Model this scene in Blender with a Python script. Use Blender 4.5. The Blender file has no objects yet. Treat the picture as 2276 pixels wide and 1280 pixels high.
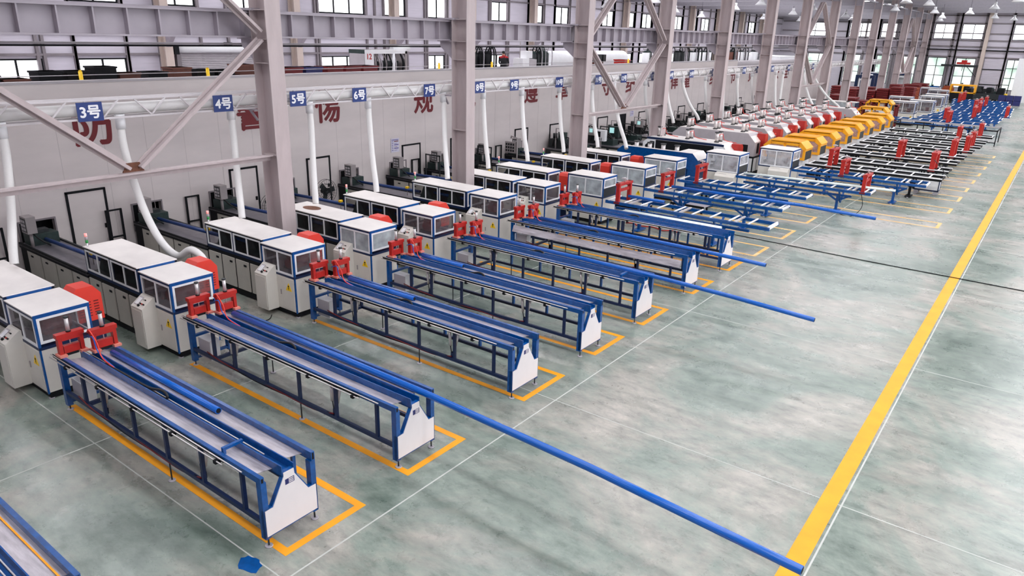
import bpy, math, random
from mathutils import Vector, Matrix
random.seed(7)
S = bpy.context.scene
COL = S.collection
# ------------------------------------------------------------------ camera
CAMH = 6.4
yaw, pitch, roll = -0.636848722, 0.339430488, -0.0269105552
_f = Vector((math.sin(yaw)*math.cos(pitch), math.cos(yaw)*math.cos(pitch), -math.sin(pitch)))
_r = _f.cross(Vector((0, 0, 1))).normalized(); _d = _f.cross(_r)
_r2 = math.cos(roll)*_r + math.sin(roll)*_d; _d2 = -math.sin(roll)*_r + math.cos(roll)*_d
cam = bpy.data.cameras.new('camera'); cam.sensor_width = 36; cam.lens = 1599.36/2276*36
cam.clip_start = 0.1; cam.clip_end = 400
co = bpy.data.objects.new('camera', cam); COL.objects.link(co)
m = Matrix.Identity(4)
for i in range(3):
    m[i][0] = _r2[i]; m[i][1] = -_d2[i]; m[i][2] = -_f[i]
m[2][3] = CAMH
co.matrix_world = m; S.camera = co
# ------------------------------------------------------------------ world, light, exposure
W = bpy.data.worlds.new('world'); S.world = W; W.use_nodes = True
bg = W.node_tree.nodes['Background']; bg.inputs[0].default_value = (0.92, 0.96, 1.0, 1); bg.inputs[1].default_value = 3.7
S.view_settings.view_transform = 'Standard'; S.view_settings.look = 'None'
S.view_settings.exposure = 0.36; S.view_settings.gamma = 1.0; S.view_settings.use_curve_mapping = False
SKYLIGHT_AND_FILL = 10.5      # strength of the roof strips and the added fill panels
PANE = 1.9          # strength of the day-lit window panes
# ------------------------------------------------------------------ helpers
def lin(c):
    return tuple((x/12.92 if x <= .04045 else ((x+.055)/1.055)**2.4) for x in (v/255 for v in c))
def mat(name, rgb, rough=.5, metal=0., var=.06, scale=6., bump=0., spec=.5, rgb2=None, stretch=None, detail=4.):
    M = bpy.data.materials.new(name); M.use_nodes = True
    N = M.node_tree.nodes; L = M.node_tree.links; P = N['Principled BSDF']
    P.inputs['Roughness'].default_value = rough; P.inputs['Metallic'].default_value = metal
    P.inputs['Specular IOR Level'].default_value = spec
    c = lin(rgb)
    tc = N.new('ShaderNodeTexCoord'); nz = N.new('ShaderNodeTexNoise'); nz.inputs['Scale'].default_value = scale
    nz.inputs['Detail'].default_value = detail; nz.inputs['Roughness'].default_value = .6
    src = tc.outputs['Object']
    if stretch:
        mp = N.new('ShaderNodeMapping'); mp.inputs['Scale'].default_value = stretch
        L.new(src, mp.inputs[0]); src = mp.outputs[0]
    L.new(src, nz.inputs['Vector'])
    cr = N.new('ShaderNodeValToRGB')
    e = cr.color_ramp.elements; e[0].position = .3; e[1].position = .7
    if rgb2: a, b = c, lin(rgb2)
    else: a, b = tuple(x*(1-var) for x in c), tuple(min(1, x*(1+var)) for x in c)
    e[0].color = (*a, 1); e[1].color = (*b, 1)
    L.new(nz.outputs[0], cr.inputs[0]); L.new(cr.outputs[0], P.inputs['Base Color'])
    if bump:
        bp = N.new('ShaderNodeBump'); bp.inputs['Strength'].default_value = bump; bp.inputs['Distance'].default_value = .02
        L.new(nz.outputs[0], bp.inputs['Height']); L.new(bp.outputs[0], P.inputs['Normal'])
    return M
def emis(name, rgb, s, rgb2=None, scale=.5):
    M = bpy.data.materials.new(name); M.use_nodes = True
    N = M.node_tree.nodes; L = M.node_tree.links; P = N['Principled BSDF']
    P.inputs['Base Color'].default_value = (.6, .6, .6, 1); P.inputs['Roughness'].default_value = .2
    P.inputs['Emission Color'].default_value = (*lin(rgb), 1); P.inputs['Emission Strength'].default_value = s
    if rgb2:
        tc = N.new('ShaderNodeTexCoord'); nz = N.new('ShaderNodeTexNoise'); nz.inputs['Scale'].default_value = scale
        cr = N.new('ShaderNodeValToRGB'); e = cr.color_ramp.elements; e[0].position = .4; e[1].position = .62
        e[0].color = (*lin(rgb), 1); e[1].color = (*lin(rgb2), 1)
        L.new(tc.outputs['Object'], nz.inputs['Vector']); L.new(nz.outputs[0], cr.inputs[0]); L.new(cr.outputs[0], P.inputs['Emission Color'])
    return M
def glass(name, rgb, clear, rough=.08):
    M = bpy.data.materials.new(name); M.use_nodes = True
    N = M.node_tree.nodes; L = M.node_tree.links; P = N['Principled BSDF']
    P.inputs['Roughness'].default_value = rough; P.inputs['Specular IOR Level'].default_value = .6
    tc = N.new('ShaderNodeTexCoord'); nz = N.new('ShaderNodeTexNoise'); nz.inputs['Scale'].default_value = 3.; nz.inputs['Detail'].default_value = 6
    cr = N.new('ShaderNodeValToRGB'); e = cr.color_ramp.elements
    c = lin(rgb); e[0].color = (*[x*.8 for x in c], 1); e[1].color = (*[min(1, x*1.15) for x in c], 1); e[0].position = .35; e[1].position = .65
    ar = N.new('ShaderNodeMapRange'); ar.inputs[1].default_value = .3; ar.inputs[2].default_value = .7
    ar.inputs[3].default_value = max(.02, 1-clear-.1); ar.inputs[4].default_value = min(1, 1-clear+.12)
    L.new(tc.outputs['Object'], nz.inputs['Vector']); L.new(nz.outputs[0], cr.inputs[0]); L.new(nz.outputs[0], ar.inputs[0])
    L.new(cr.outputs[0], P.inputs['Base Color']); L.new(ar.outputs[0], P.inputs['Alpha'])
    return M
BLUE = mat('blue_paint', (0, 73, 140), .26, 0, .2, 9., spec=.6)
NAVY = mat('navy_and_shaded_blue', (8, 32, 72), .45, 0, .15, 6.)  # navy parts, also shade put into the near sides of blue tables
BRIGHT = mat('bright_blue_plastic', (0, 90, 182), .22, 0, .05, 3.)
CREAM = mat('cream_enamel', (214, 209, 200), .45, 0, .05, 2.5)
CREAMD = mat('cream_cabinet_enamel', (182, 177, 168), .5, 0, .07, 3.)
ROOFW = mat('pale_roof_sheet', (226, 220, 216), .5, 0, .06, 2.2)
WHITE = mat('white_enamel', (232, 232, 234), .4, 0, .03, 4.)
PANEL = mat('white_end_plate', (224, 218, 218), .5, 0, .03, 2.)
BLACK = mat('black_paint', (20, 21, 25), .65, 0, .2, 6., spec=.2)
DARK = mat('dark_machinery', (38, 42, 44), .5, .2, .3, 10.)
GREEND = mat('dark_green_machinery', (40, 56, 54), .5, .2, .3, 8.)
STEEL = mat('worn_steel', (206, 200, 206), .34, .3, .2, 3., rgb2=(150, 144, 150), stretch=(.6, 4, 4), detail=8.)
TOPST = mat('bench_top_steel', (128, 124, 130), .42, .5, .15, 4.)
CHROME = mat('polished_steel', (212, 206, 204), .32, .45, .05, 8.)
RED = mat('red_enamel', (176, 34, 26), .4, 0, .14, 7.)
REDORANGE = mat('orange_red_enamel', (222, 60, 46), .42, 0, .06, 3.)
DRED = mat('dark_red_paint', (106, 12, 16), .55, 0, .2, 4.)
PINK = mat('pinkish_primer', (214, 128, 112), .5, 0, .1, 8.)
YEL = mat('yellow_floor_paint', (240, 158, 2), .5, 0, .08, 2.)
YELF = mat('pale_yellow_floor_paint', (232, 170, 60), .5, 0, .1, 3., rgb2=(212, 186, 140))  # paler yellow for the farther bays
YCAB = mat('orange_yellow_enamel', (248, 172, 30), .26, 0, .06, 3., spec=.7)
SIGNY = mat('warning_yellow', (250, 205, 20), .5, 0, .02)
GREY = mat('light_grey_enamel', (176, 170, 174), .45, 0, .06, 3.)
COLM = mat('grey_lilac_steel_paint', (186, 172, 172), .55, 0, .08, 1.5, stretch=(3, 3, .7))
GIRD = mat('grey_crane_paint', (164, 156, 164), .55, 0, .08, 1.2)
WALLM = mat('cream_sandwich_panel', (218, 208, 206), .42, 0, .05, .6, stretch=(1, 1, 3.5), detail=3.)
SEAM = mat('panel_seam', (200, 191, 189), .5, 0, .05)
OUTER = mat('grey_wall_sheet', (200, 194, 204), .5, 0, .06, .8, stretch=(1, 1, 14))
GIRT = mat('wall_girt_steel', (126, 118, 122), .55, 0, .1, 2.)
BEIGE = mat('beige_column_paint', (196, 180, 170), .55, 0, .06, 2.)
HOSE = mat('white_hose', (226, 224, 222), .5, 0, .04, 20., stretch=(1, 1, 8))
TRUSSM = mat('white_truss_paint', (206, 200, 202), .5, 0, .05)
SIGNB = mat('blue_sign_face', (22, 50, 116), .45, 0, .05)
SIGNW = mat('white_lettering', (238, 238, 240), .5, 0, .02)
LETR = mat('crimson_lettering', (112, 6, 22), .5, 0, .06)
RUST = mat('rusty_steel', (110, 70, 52), .8, 0, .3, 12.)
BROWN = mat('brown_bin', (96, 50, 36), .6, 0, .2, 5.)
WOOD = mat('orange_brown_timber', (150, 62, 22), .6, 0, .2, 5., stretch=(1, 1, 6))
RUBBER = mat('black_rubber', (18, 18, 20), .6, 0, .1)
ROOFM = mat('roof_sheet', (120, 116, 124), .6, 0, .08, 1., stretch=(8, .3, 1))
RAFT = mat('rafter_paint', (176, 172, 180), .5, 0, .05)
PIPEB = mat('dark_blue_pipe', (14, 52, 112), .35, 0, .06, 3.)
PIPEG = mat('pale_green_pipe', (222, 232, 228), .3, 0, .04, 3.)
GREYBOX = mat('grey_control_box', (150, 142, 142), .45, 0, .05)
PAPER = mat('white_paper', (214, 210, 226), .6, 0, .03)
PURPLE = mat('printed_purple_ink', (86, 74, 150), .6, 0, .03)
INK = mat('navy_print', (30, 34, 96), .5, 0, .03)
SKIN = mat('skin', (196, 150, 126), .55, 0, .04)
CLOTH = mat('black_work_clothes', (24, 24, 30), .8, 0, .2, 8.)
CLOTHR = mat('red_cloth', (170, 26, 34), .8, 0, .1, 8.)
HAIR = mat('black_hair', (16, 14, 14), .6, 0, .2)
LAMPM = mat('white_lamp_shade', (236, 236, 238), .4, 0, .03)
GLASSC = glass('dusty_clear_glass', (120, 112, 116), .72)
GLASSF = glass('frosted_acrylic', (190, 198, 202), .38, .25)
GLASSK = glass('pale_cab_glass', (206, 172, 168), .6, .2)
GLASSP = glass('pale_dusty_glass', (212, 212, 216), .62, .15)
GLASSD = glass('clear_dark_glass', (50, 46, 48), .8)
WINPANE = emis('daylit_pane', (246, 247, 252), PANE)
WINGREEN = emis('daylit_pane_with_trees', (250, 253, 253), .85, (150, 190, 168), .45)
SKYP = emis('roof_strip_and_fill_panel', (250, 250, 255), SKYLIGHT_AND_FILL)
LAMPG = emis('lamp_glow', (255, 250, 240), 6.)
LEDR = emis('red_beacon', (220, 60, 30), .8); LEDG = mat('green_beacon', (40, 150, 70), .4); SCREEN = emis('cyan_screen', (120, 190, 190), .8)

class MB:
    def __init__(s): s.v = []; s.f = []; s.mi = []; s.sm = []; s.mats = []
    def _m(s, M):
        if M not in s.mats: s.mats.append(M)
        return s.mats.index(M)
    def add(s, vs, fs, M, smooth=False):
        b = len(s.v); s.v += [tuple(v) for v in vs]; i = s._m(M)
        for f in fs: s.f.append(tuple(b+k for k in f)); s.mi.append(i); s.sm.append(smooth)
        return s
    def box(s, x0, x1, y0, y1, z0, z1, M):
        if x0 > x1: x0, x1 = x1, x0
        if y0 > y1: y0, y1 = y1, y0
        if z0 > z1: z0, z1 = z1, z0
        v = [(x0,y0,z0),(x1,y0,z0),(x1,y1,z0),(x0,y1,z0),(x0,y0,z1),(x1,y0,z1),(x1,y1,z1),(x0,y1,z1)]
        return s.add(v, [(0,3,2,1),(4,5,6,7),(0,1,5,4),(1,2,6,5),(2,3,7,6),(3,0,4,7)], M)
    def prism(s, pts, ax, a, b, M):
        n = len(pts)
        def p(q, t):
            return {'x': (t, q[0], q[1]), 'y': (q[0], t, q[1]), 'z': (q[0], q[1], t)}[ax]
        ar = sum(pts[i][0]*pts[(i+1) % n][1]-pts[(i+1) % n][0]*pts[i][1] for i in range(n))
        flip = (ar < 0) != (ax == 'y')
        if a > b: a, b = b, a
        v = [p(q, a) for q in pts]+[p(q, b) for q in pts]
        fs = [tuple(range(n-1, -1, -1)), tuple(range(n, 2*n))]+[(i, (i+1) % n, n+(i+1) % n, n+i) for i in range(n)]
        if flip: fs = [f[::-1] for f in fs]
        return s.add(v, fs, M)
    def cyl(s, p, q, r, M, n=10, r2=None, smooth=True):
        p, q = Vector(p), Vector(q); d = (q-p).normalized()
        u = d.cross(Vector((0, 0, 1)) if abs(d.z) < .9 else Vector((1, 0, 0))).normalized(); w = d.cross(u)
        r2 = r if r2 is None else r2
        ring = lambda c, rr: [c+rr*(math.cos(2*math.pi*i/n)*u+math.sin(2*math.pi*i/n)*w) for i in range(n)]
        v = ring(p, r)+ring(q, r2)
        s.add(v, [(i, (i+1) % n, n+(i+1) % n, n+i) for i in range(n)], M, smooth)
        b = len(s.v)-2*n; i = s._m(M)
        for f in (tuple(b+k for k in range(n-1, -1, -1)), tuple(b+n+k for k in range(n))):
            s.f.append(f); s.mi.append(i); s.sm.append(False)
        return s
    def tube(s, path, r, M, n=8, steps=0):
        P = [Vector(p) for p in path]
        if steps:
            Q = []
            for i in range(len(P)-1):
                a, b, c, d = P[max(i-1, 0)], P[i], P[i+1], P[min(i+2, len(P)-1)]
                for k in range(steps):
                    t = k/steps
                    Q.append(.5*((2*b)+(c-a)*t+(2*a-5*b+4*c-d)*t*t+(3*b-a-3*c+d)*t**3))
            P = Q+[P[-1]]
        rs = r if callable(r) else (lambda t: r)
        v = []; up = None
        for i, p in enumerate(P):
            d = (P[min(i+1, len(P)-1)]-P[max(i-1, 0)]).normalized()
            if up is None: up = d.cross(Vector((0, 0, 1)) if abs(d.z) < .9 else Vector((1, 0, 0))).normalized()
            up = (up-d*up.dot(d)).normalized(); w = d.cross(up); rr = rs(i/(len(P)-1))
            v += [p+rr*(math.cos(2*math.pi*k/n)*up+math.sin(2*math.pi*k/n)*w) for k in range(n)]
        fs = []
        for i in range(len(P)-1):
            for k in range(n): fs.append((i*n+k, i*n+(k+1) % n, (i+1)*n+(k+1) % n, (i+1)*n+k))
        s.add(v, fs, M, True); b = len(s.v)-len(v); i = s._m(M)
        for f in (tuple(b+k for k in range(n-1, -1, -1)), tuple(len(s.v)-n+k for k in range(n))):
            s.f.append(f); s.mi.append(i); s.sm.append(False)
        return s
    def beam(s, p, q, w, h, M, up=(0, 0, 1)):
        p, q = Vector(p), Vector(q); d = (q-p).normalized(); U = Vector(up)
        a = d.cross(U)
        a = a.normalized() if a.length > 1e-4 else Vector((1, 0, 0)); b = a.cross(d).normalized()
        v = []
        for c in (p, q):
            for sa, sb in ((-1,-1),(1,-1),(1,1),(-1,1)): v.append(c+a*sa*w/2+b*sb*h/2)
        return s.add(v, [(0,1,2,3),(7,6,5,4),(0,4,5,1),(1,5,6,2),(2,6,7,3),(3,7,4,0)], M)
    def frame(s, ax, t, a0, a1, z0, z1, w, M, d=.03, mid=()):
        # rectangular frame lying in the plane ax = t, spanning a0..a1 (the other horizontal axis) and z0..z1
        def bx(b0, b1, c0, c1):
            if ax == 'y': s.box(b0, b1, t-d/2, t+d/2, c0, c1, M)
            else: s.box(t-d/2, t+d/2, b0, b1, c0, c1, M)
        bx(a0, a1, z1-w, z1); bx(a0, a1, z0, z0+w); bx(a0, a0+w, z0+w, z1-w); bx(a1-w, a1, z0+w, z1-w)
        for q in mid: bx(q-w/2, q+w/2, z0+w, z1-w)
        return s
    def build(s, name, parent=None, loc=None):
        me = bpy.data.meshes.new(name); me.from_pydata(s.v, [], s.f)
        for M in s.mats: me.materials.append(M)
        me.polygons.foreach_set('material_index', s.mi); me.polygons.foreach_set('use_smooth', s.sm); me.update()
        o = bpy.data.objects.new(name, me); COL.objects.link(o)
        if parent: o.parent = parent
        if loc: o.location = loc
        return o
def tag(o, label, cat, group=None, kind=None):
    o['label'] = label; o['category'] = cat
    if group: o['group'] = group
    if kind: o['kind'] = kind
    return o
def thing(name, label, cat, loc=(0, 0, 0), group=None):
    o = bpy.data.objects.new(name, None); COL.objects.link(o); o.empty_display_size = .2; o.location = loc
    return tag(o, label, cat, group)
KIDS = {}
def dup(root, loc, label, skip=()):
    r = root.copy(); COL.objects.link(r); r.location = loc; r['label'] = label
    if root not in KIDS: KIDS[root] = [(c, list(c.children)) for c in root.children]
    for c, sub in KIDS[root]:
        if c.name.split('.')[0] in skip: continue
        k = c.copy(); COL.objects.link(k); k.parent = r
        for g in sub:
            h = g.copy(); COL.objects.link(h); h.parent = k
    return r
def struct(name, mb, label=None, cat=None):
    o = mb.build(name); o['kind'] = 'structure'
    if label: o['label'] = label
    if cat: o['category'] = cat
    return o
FONT = None
def text(body, name, M, size, loc, axis='x', parent=None, bold=.012, sx=1., depth=.004):
    c = bpy.data.curves.new(name, 'FONT'); c.body = body; c.size = size; c.align_x = 'CENTER'; c.align_y = 'CENTER'
    c.extrude = depth
    t = bpy.data.objects.new(name, c); COL.objects.link(t); bpy.context.view_layer.update()
    dg = bpy.context.evaluated_depsgraph_get(); me = bpy.data.meshes.new_from_object(t.evaluated_get(dg))
    bpy.data.objects.remove(t)
    if me.vertices:       # centre on its own outline
        xs = [v.co.x for v in me.vertices]; ys = [v.co.y for v in me.vertices]
        cx, cy = (min(xs)+max(xs))/2, (min(ys)+max(ys))/2
        for v in me.vertices: v.co.x = (v.co.x-cx)*sx; v.co.y -= cy
    V = [v.co.copy() for v in me.vertices]; F = [tuple(p.vertices) for p in me.polygons]; nv = len(V); b = bold*size
    VV = []; FF = []
    for k, (dx, dy) in enumerate(((-b, 0), (b, 0), (0, -b), (0, b)) if b else ((0, 0),)):
        VV += [(v.x+dx, v.y+dy, v.z+k*.0002) for v in V]; FF += [tuple(i+k*nv for i in f) for f in F]
    me = bpy.data.meshes.new(name); me.from_pydata(VV, [], FF); me.materials.append(M)
    o = bpy.data.objects.new(name, me); COL.objects.link(o); o.location = loc
    # axis 'x': the text faces +X and reads along +Y ; '-y': faces -Y and reads along +X
    o.rotation_euler = (math.pi/2, 0, math.pi/2) if axis == 'x' else (math.pi/2, 0, 0)
    if parent: o.parent = parent
    return o
ORD = 'first second third fourth fifth sixth seventh eighth ninth tenth eleventh twelfth thirteenth fourteenth fifteenth sixteenth seventeenth eighteenth nineteenth twentieth twenty-first twenty-second twenty-third'.split()
# ------------------------------------------------------------------ floor
def floor_material():
    M = bpy.data.materials.new('stained_green_concrete'); M.use_nodes = True
    N = M.node_tree.nodes; L = M.node_tree.links; P = N['Principled BSDF']
    tc = N.new('ShaderNodeTexCoord')
    def noise(sc, det, st=(1, 1, 1), rot=0., rough=.6, dist=0.):
        mp = N.new('ShaderNodeMapping'); mp.inputs['Scale'].default_value = st; mp.inputs['Rotation'].default_value = (0, 0, rot)
        n = N.new('ShaderNodeTexNoise'); n.inputs['Scale'].default_value = sc; n.inputs['Detail'].default_value = det
        n.inputs['Roughness'].default_value = rough; n.inputs['Distortion'].default_value = dist
        L.new(tc.outputs['Object'], mp.inputs[0]); L.new(mp.outputs[0], n.inputs['Vector']); return n.outputs[0]
    def ramp(src, stops):
        r = N.new('ShaderNodeValToRGB'); e = r.color_ramp.elements
        while len(e) < len(stops): e.new(.5)
        for k, (p, c) in enumerate(stops): e[k].position = p; e[k].color = (*c, 1)
        L.new(src, r.inputs[0]); return r.outputs[0]
    def mix(f, a, b, mode='MIX'):
        x = N.new('ShaderNodeMix'); x.data_type = 'RGBA'; x.blend_type = mode
        if isinstance(f, (int, float)): x.inputs[0].default_value = f
        else: L.new(f, x.inputs[0])
        L.new(a, x.inputs[6]); L.new(b, x.inputs[7]); return x.outputs[2]
    g = (0, 0, 0); w = (1, 1, 1)
    base = ramp(noise(.32, 8, rough=.68, dist=.6), [(.33, lin((92, 107, 98))), (.46, lin((128, 139, 130))), (.58, lin((155, 152, 144))), (.72, lin((180, 174, 166)))])
    fine = ramp(noise(2.6, 10, (1, 1.8, 1), .6, .72), [(.3, (.5, .53, .52)), (.47, (.9, .91, .9)), (.7, (1.25, 1.22, 1.2))])
    c = mix(1., base, fine, 'MULTIPLY')
    streak = ramp(noise(1.1, 6, (.25, 2.4, 1), .15, .65), [(.36, (.72, .74, .73)), (.52, w), (.7, (1.14, 1.13, 1.12))])
    c = mix(.8, c, streak, 'MULTIPLY')
    dk = ramp(noise(.9, 9, (1, 1.3, 1), 1.2, .75), [(.24, (1, 1, 1)), (.42, g)])
    dark = N.new('ShaderNodeRGB'); dark.outputs[0].default_value = (*lin((62, 64, 60)), 1)
    sc = N.new('ShaderNodeMath'); sc.operation = 'MULTIPLY'; sc.inputs[1].default_value = .62; L.new(dk, sc.inputs[0])
    c = mix(sc.outputs[0], c, dark.outputs[0])
    sp = ramp(noise(11., 4, (1, 1.6, 1), .9, .7), [(.27, (1, 1, 1)), (.33, g)])
    c = mix(sp, c, dark.outputs[0])
    L.new(c, P.inputs['Base Color'])
    rr = N.new('ShaderNodeMapRange'); rr.inputs[3].default_value = .16; rr.inputs[4].default_value = .42
    L.new(noise(1.4, 7, rough=.7), rr.inputs[0]); L.new(rr.outputs[0], P.inputs['Roughness'])
    P.inputs['Specular IOR Level'].default_value = .7
    return M
FLOORM = floor_material()
struct('floor', MB().add([(-36, -6, 0), (14, -6, 0), (14, 114, 0), (-36, 114, 0)], [(0, 1, 2, 3)], FLOORM), 'stained green-grey concrete floor', 'floor')
JOINT = mat('pale_joint_filler', (186, 188, 182), .6, 0, .08, 3.)
j = MB()
for y in (4.12, 10.1, 16.1, 22.1, 28.1, 34.1, 40.1, 46.1): j.box(-16, 9, y-.009, y+.009, 0, .0015, JOINT)
for x in (-11.34, -6.4, -1.36): j.box(x-.012, x+.012, -4, 111, 0, .0016, JOINT)
struct('floor_joint_lines', j, 'thin pale joint lines in the concrete floor', 'floor joint')
BOX = [(4.39, 5.76, -6.75), (6.65, 8.02, -6.8), (9.69, 11.09, -6.82), (12.3, 13.62, -6.85), (14.5, 15.88, -6.84), (17.35, 18.77, -6.83),
       (19.97, 21.22, -6.86), (21.98, 23.36, -6.79), (24.68, 26.22, -6.78), (27.6, 28.95, -6.78), (30.27, 31.34, -2.83), (33.4, 34.6, -2.85),
       (36.4, 37.7, -2.85), (39.2, 40.4, -2.86), (41.9, 43.1, -2.86), (44.6, 45.8, -2.86), (47.4, 48.6, -2.86), (50.1, 51.3, -2.86), (52.8, 54., -2.86)]
for k, (a, b, xe) in enumerate(BOX):
    s = MB(); M = YEL if k < 7 else YELF; w = .115
    s.box(-12.9, xe, a, a+w, 0, .003, M); s.box(-12.9, xe, b-w, b, 0, .003, M); s.box(xe-w, xe, a+w, b-w, 0, .003, M)
    struct('floor_marking', s, 'yellow bay outline painted round the %s row of machines from the camera' % ORD[k], 'floor marking')
struct('floor_marking', MB().box(-1.66, -1.41, -4, 100, 0, .004, YEL), 'long yellow aisle line running the length of the hall floor', 'floor marking')
s = MB(); s.prism([(.2*math.cos(a)*r, .13*math.sin(a)*r) for a, r in [(i*.35, random.uniform(.8, 1.1)) for i in range(18)]], 'z', 0, .004, BLUE)
o = s.build('floor_stain', None, (-6.98, 4.02, 0)); o['kind'] = 'structure'; o['label'] = 'small blue paint stain on the floor'; o['category'] = 'floor stain'
# ------------------------------------------------------------------ walls
def wall_grid(mb, ax, t, th, a0, a1, z0, z1, holes, M):
    A = sorted({a0, a1, *[h[0] for h in holes], *[h[1] for h in holes]}); Z = sorted({z0, z1, *[h[2] for h in holes], *[h[3] for h in holes]})
    for i in range(len(A)-1):
        for k in range(len(Z)-1):
            ca, cz = (A[i]+A[i+1])/2, (Z[k]+Z[k+1])/2
            if any(h[0] < ca < h[1] and h[2] < cz < h[3] for h in holes): continue
            if ax == 'x': mb.box(t-th, t, A[i], A[i+1], Z[k], Z[k+1], M)
            else: mb.box(A[i], A[i+1], t, t+th, Z[k], Z[k+1], M)
    return mb
YEND = 111.; XOUT = -35.3; XW = -20.8; DECK = 3.9
UPW = [(3.8, 5.9), (7.5, 9.6), (11.3, 13.4), (15.06, 17.18), (18.9, 20.9), (22.6, 24.7), (28.4, 31.9), (33.5, 35.35), (37.4, 39.3), (44.16, 46.23), (48.9, 50.85),
       (52.6, 54.65), (56.4, 58.5), (60.2, 62.3), (64.3, 66.4), (67.9, 70.1), (71.7, 73.5), (75.15, 77.3), (78.95, 81.1), (82.4, 84.7), (86.5, 88.6),
       (90.2, 92.3), (94., 96.3), (97.6, 100.), (102.2, 104.5), (106, 108)]
LOW = [(7.6, 9.6), (11.6, 13.65), (15.05, 17.2), (28.2, 32.6), (37.2, 39.1), (44.0, 46.0), (48.9, 50.9), (52.6, 54.7), (60.2, 62.3), (64.3, 66.4), (67.9, 70.1),
       (75.2, 77.3), (79., 81.1), (86.5, 88.6), (90.2, 92.3), (97.6, 100.)]
holes = [(a, b, 7.25, 8.6) for a, b in UPW]+[(a, b, 3.95, 4.9) for a, b in LOW]
struct('wall_outer', wall_grid(MB(), 'x', XOUT, .12, -6, YEND+.3, 0, 10., holes, OUTER), 'grey sheet side wall behind the mezzanine', 'wall')
nw = 0
def window(ax, t, a0, a1, z0, z1, mids, M, rows=(), fr=None):
    global nw; nw += 1
    s = MB(); s.frame(ax, t, a0, a1, z0, z1, .07, BLACK, .07, mids)
    for z in rows:
        if ax == 'y': s.box(a0+.07, a1-.07, t-.03, t+.03, z-.03, z+.03, BLACK)
        else: s.box(t-.03, t+.03, a0+.07, a1-.07, z-.03, z+.03, BLACK)
    o = s.build('window_%d' % nw); o['kind'] = 'structure'; o['category'] = 'window'
    p = MB()
    if ax == 'x': p.box(t-.05, t-.035, a0+.05, a1-.05, z0+.05, z1-.05, M)
    else: p.box(a0+.05, a1-.05, t+.035, t+.05, z0+.05, z1-.05, M)
    p.build('pane', o)
    o['label'] = fr
for i, (a, b) in enumerate(UPW):
    n = 3 if b-a > 3 else 2
    window('x', XOUT-.02, a, b, 7.25, 8.6, [a+(b-a)*k/n for k in range(1, n)], WINPANE, fr='%s bright window along the high row of the side wall' % ORD[i] if i < 23 else 'bright high side wall window near the far corner, number %d' % (i+1))
for i, (a, b) in enumerate(LOW):
    n = 4 if b-a > 3 else 2
    window('x', XOUT-.02, a, b, 3.95, 4.9, [a+(b-a)*k/n for k in range(1, n)], WINPANE, fr='%s bright window along the low row above the mezzanine' % ORD[i])
# girts, posts and beige columns standing against the side wall
s = MB()
for z in (5.06, 5.95, 6.6, 7.17, 8.68, 9.4): s.box(XOUT, XOUT+.12, -6, YEND, z-.05, z+.05, GIRT)
for a, b in UPW:
    s.box(XOUT, XOUT+.14, a-.14, a-.02, 0, 9.9, GIRT); s.box(XOUT, XOUT+.14, b+.02, b+.14, 0, 9.9, GIRT)
for a, b in LOW:
    s.box(XOUT, XOUT+.14, a-.14, a-.02, 0, 9.9, GIRT); s.box(XOUT, XOUT+.14, b+.02, b+.14, 0, 9.9, GIRT)
struct('trim_1', s, 'grey steel girts and window posts on the side wall', 'wall framing')
PITCH = 7.52
for k in range(-1, 13):
    y = 18.95+PITCH*(k-1); s = MB()
    s.box(XOUT+.14, XOUT+.2, y-.2, y+.2, 0, 10, BEIGE); s.box(XOUT+.2, XOUT+.62, y-.02, y+.02, 0, 10, BEIGE); s.box(XOUT+.62, XOUT+.68, y-.2, y+.2, 0, 10, BEIGE)
    s.prism([(XOUT+.68, 5.4), (XOUT+.68, 6.1), (XOUT+1.2, 6.1), (XOUT+1.2, 5.9)], 'y', y-.12, y+.12, GIRD)
    struct('outer_column', s, 'beige wall column on the side wall, %s from the near end' % ORD[k+1], 'column')
# rolling shutter in the side wall
s = MB()
for i in range(16):
    z = DECK+i*.085; s.prism([(XOUT+.1, z), (XOUT+.14, z+.012), (XOUT+.15, z+.045), (XOUT+.14, z+.075), (XOUT+.1, z+.085)], 'y', 19.75, 24.5, GREY)
s.cyl((XOUT+.25, 19.6, 5.28), (XOUT+.25, 24.7, 5.28), .17, WHITE, 14); s.box(XOUT+.05, XOUT+.3, 19.5, 19.72, DECK, 5.3, GIRT); s.box(XOUT+.05, XOUT+.3, 24.5, 24.72, DECK, 5.3, GIRT)
s.box(XOUT+.1, XOUT+.5, 19.3, 19.55, 5.05, 5.45, BLACK); s.box(XOUT+.1, XOUT+.4, 22.2, 22.5, 5.45, 5.62, BLACK)
struct('door_1', s, 'grey corrugated rolling shutter behind the mezzanine', 'rolling shutter')
# partition between machines and mezzanine, with openings for doors and the tails of the lines
DOORS = [(8.02, 8.98, 0), (12.87, 13.82, 0), (15.87, 16.82, 0), (20.52, 21.49, 0), (23.42, 24.35, 0), (28.03, 29.02, 0), (31.0, 31.95, 0), (35.75, 36.8, 0), (38.0, 38.95, 1), (40.66, 41.67, 0), (46.3, 47.3, 0), (49.5, 50.5, 0), (53.0, 54.0, 0), (57., 58., 0), (61., 62., 0)]
ROWY = [1.4, 4.32, 6.67, 9.58, 12.0, 14.3, 17.2, 19.72, 22.0, 25.0, 27.6, 30.4, 33.55, 35.6, 38.3, 41.1, 43.8, 46.7, 49.3, 52.0, 55.2]
tails = [(y+.1, y+.95, .75, 1.5) for y in ROWY[1:11]]
s = wall_grid(MB(), 'x', XW, .15, -6, 56.3, 0, 4.9, tails, WALLM)
wall_grid(s, 'x', XW, .15, 56.3, 84, 0, 4.25, [], WALLM)
s.box(XW-.22, XW+.03, -6, 56.3, 4.9, 4.96, GREY)
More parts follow.
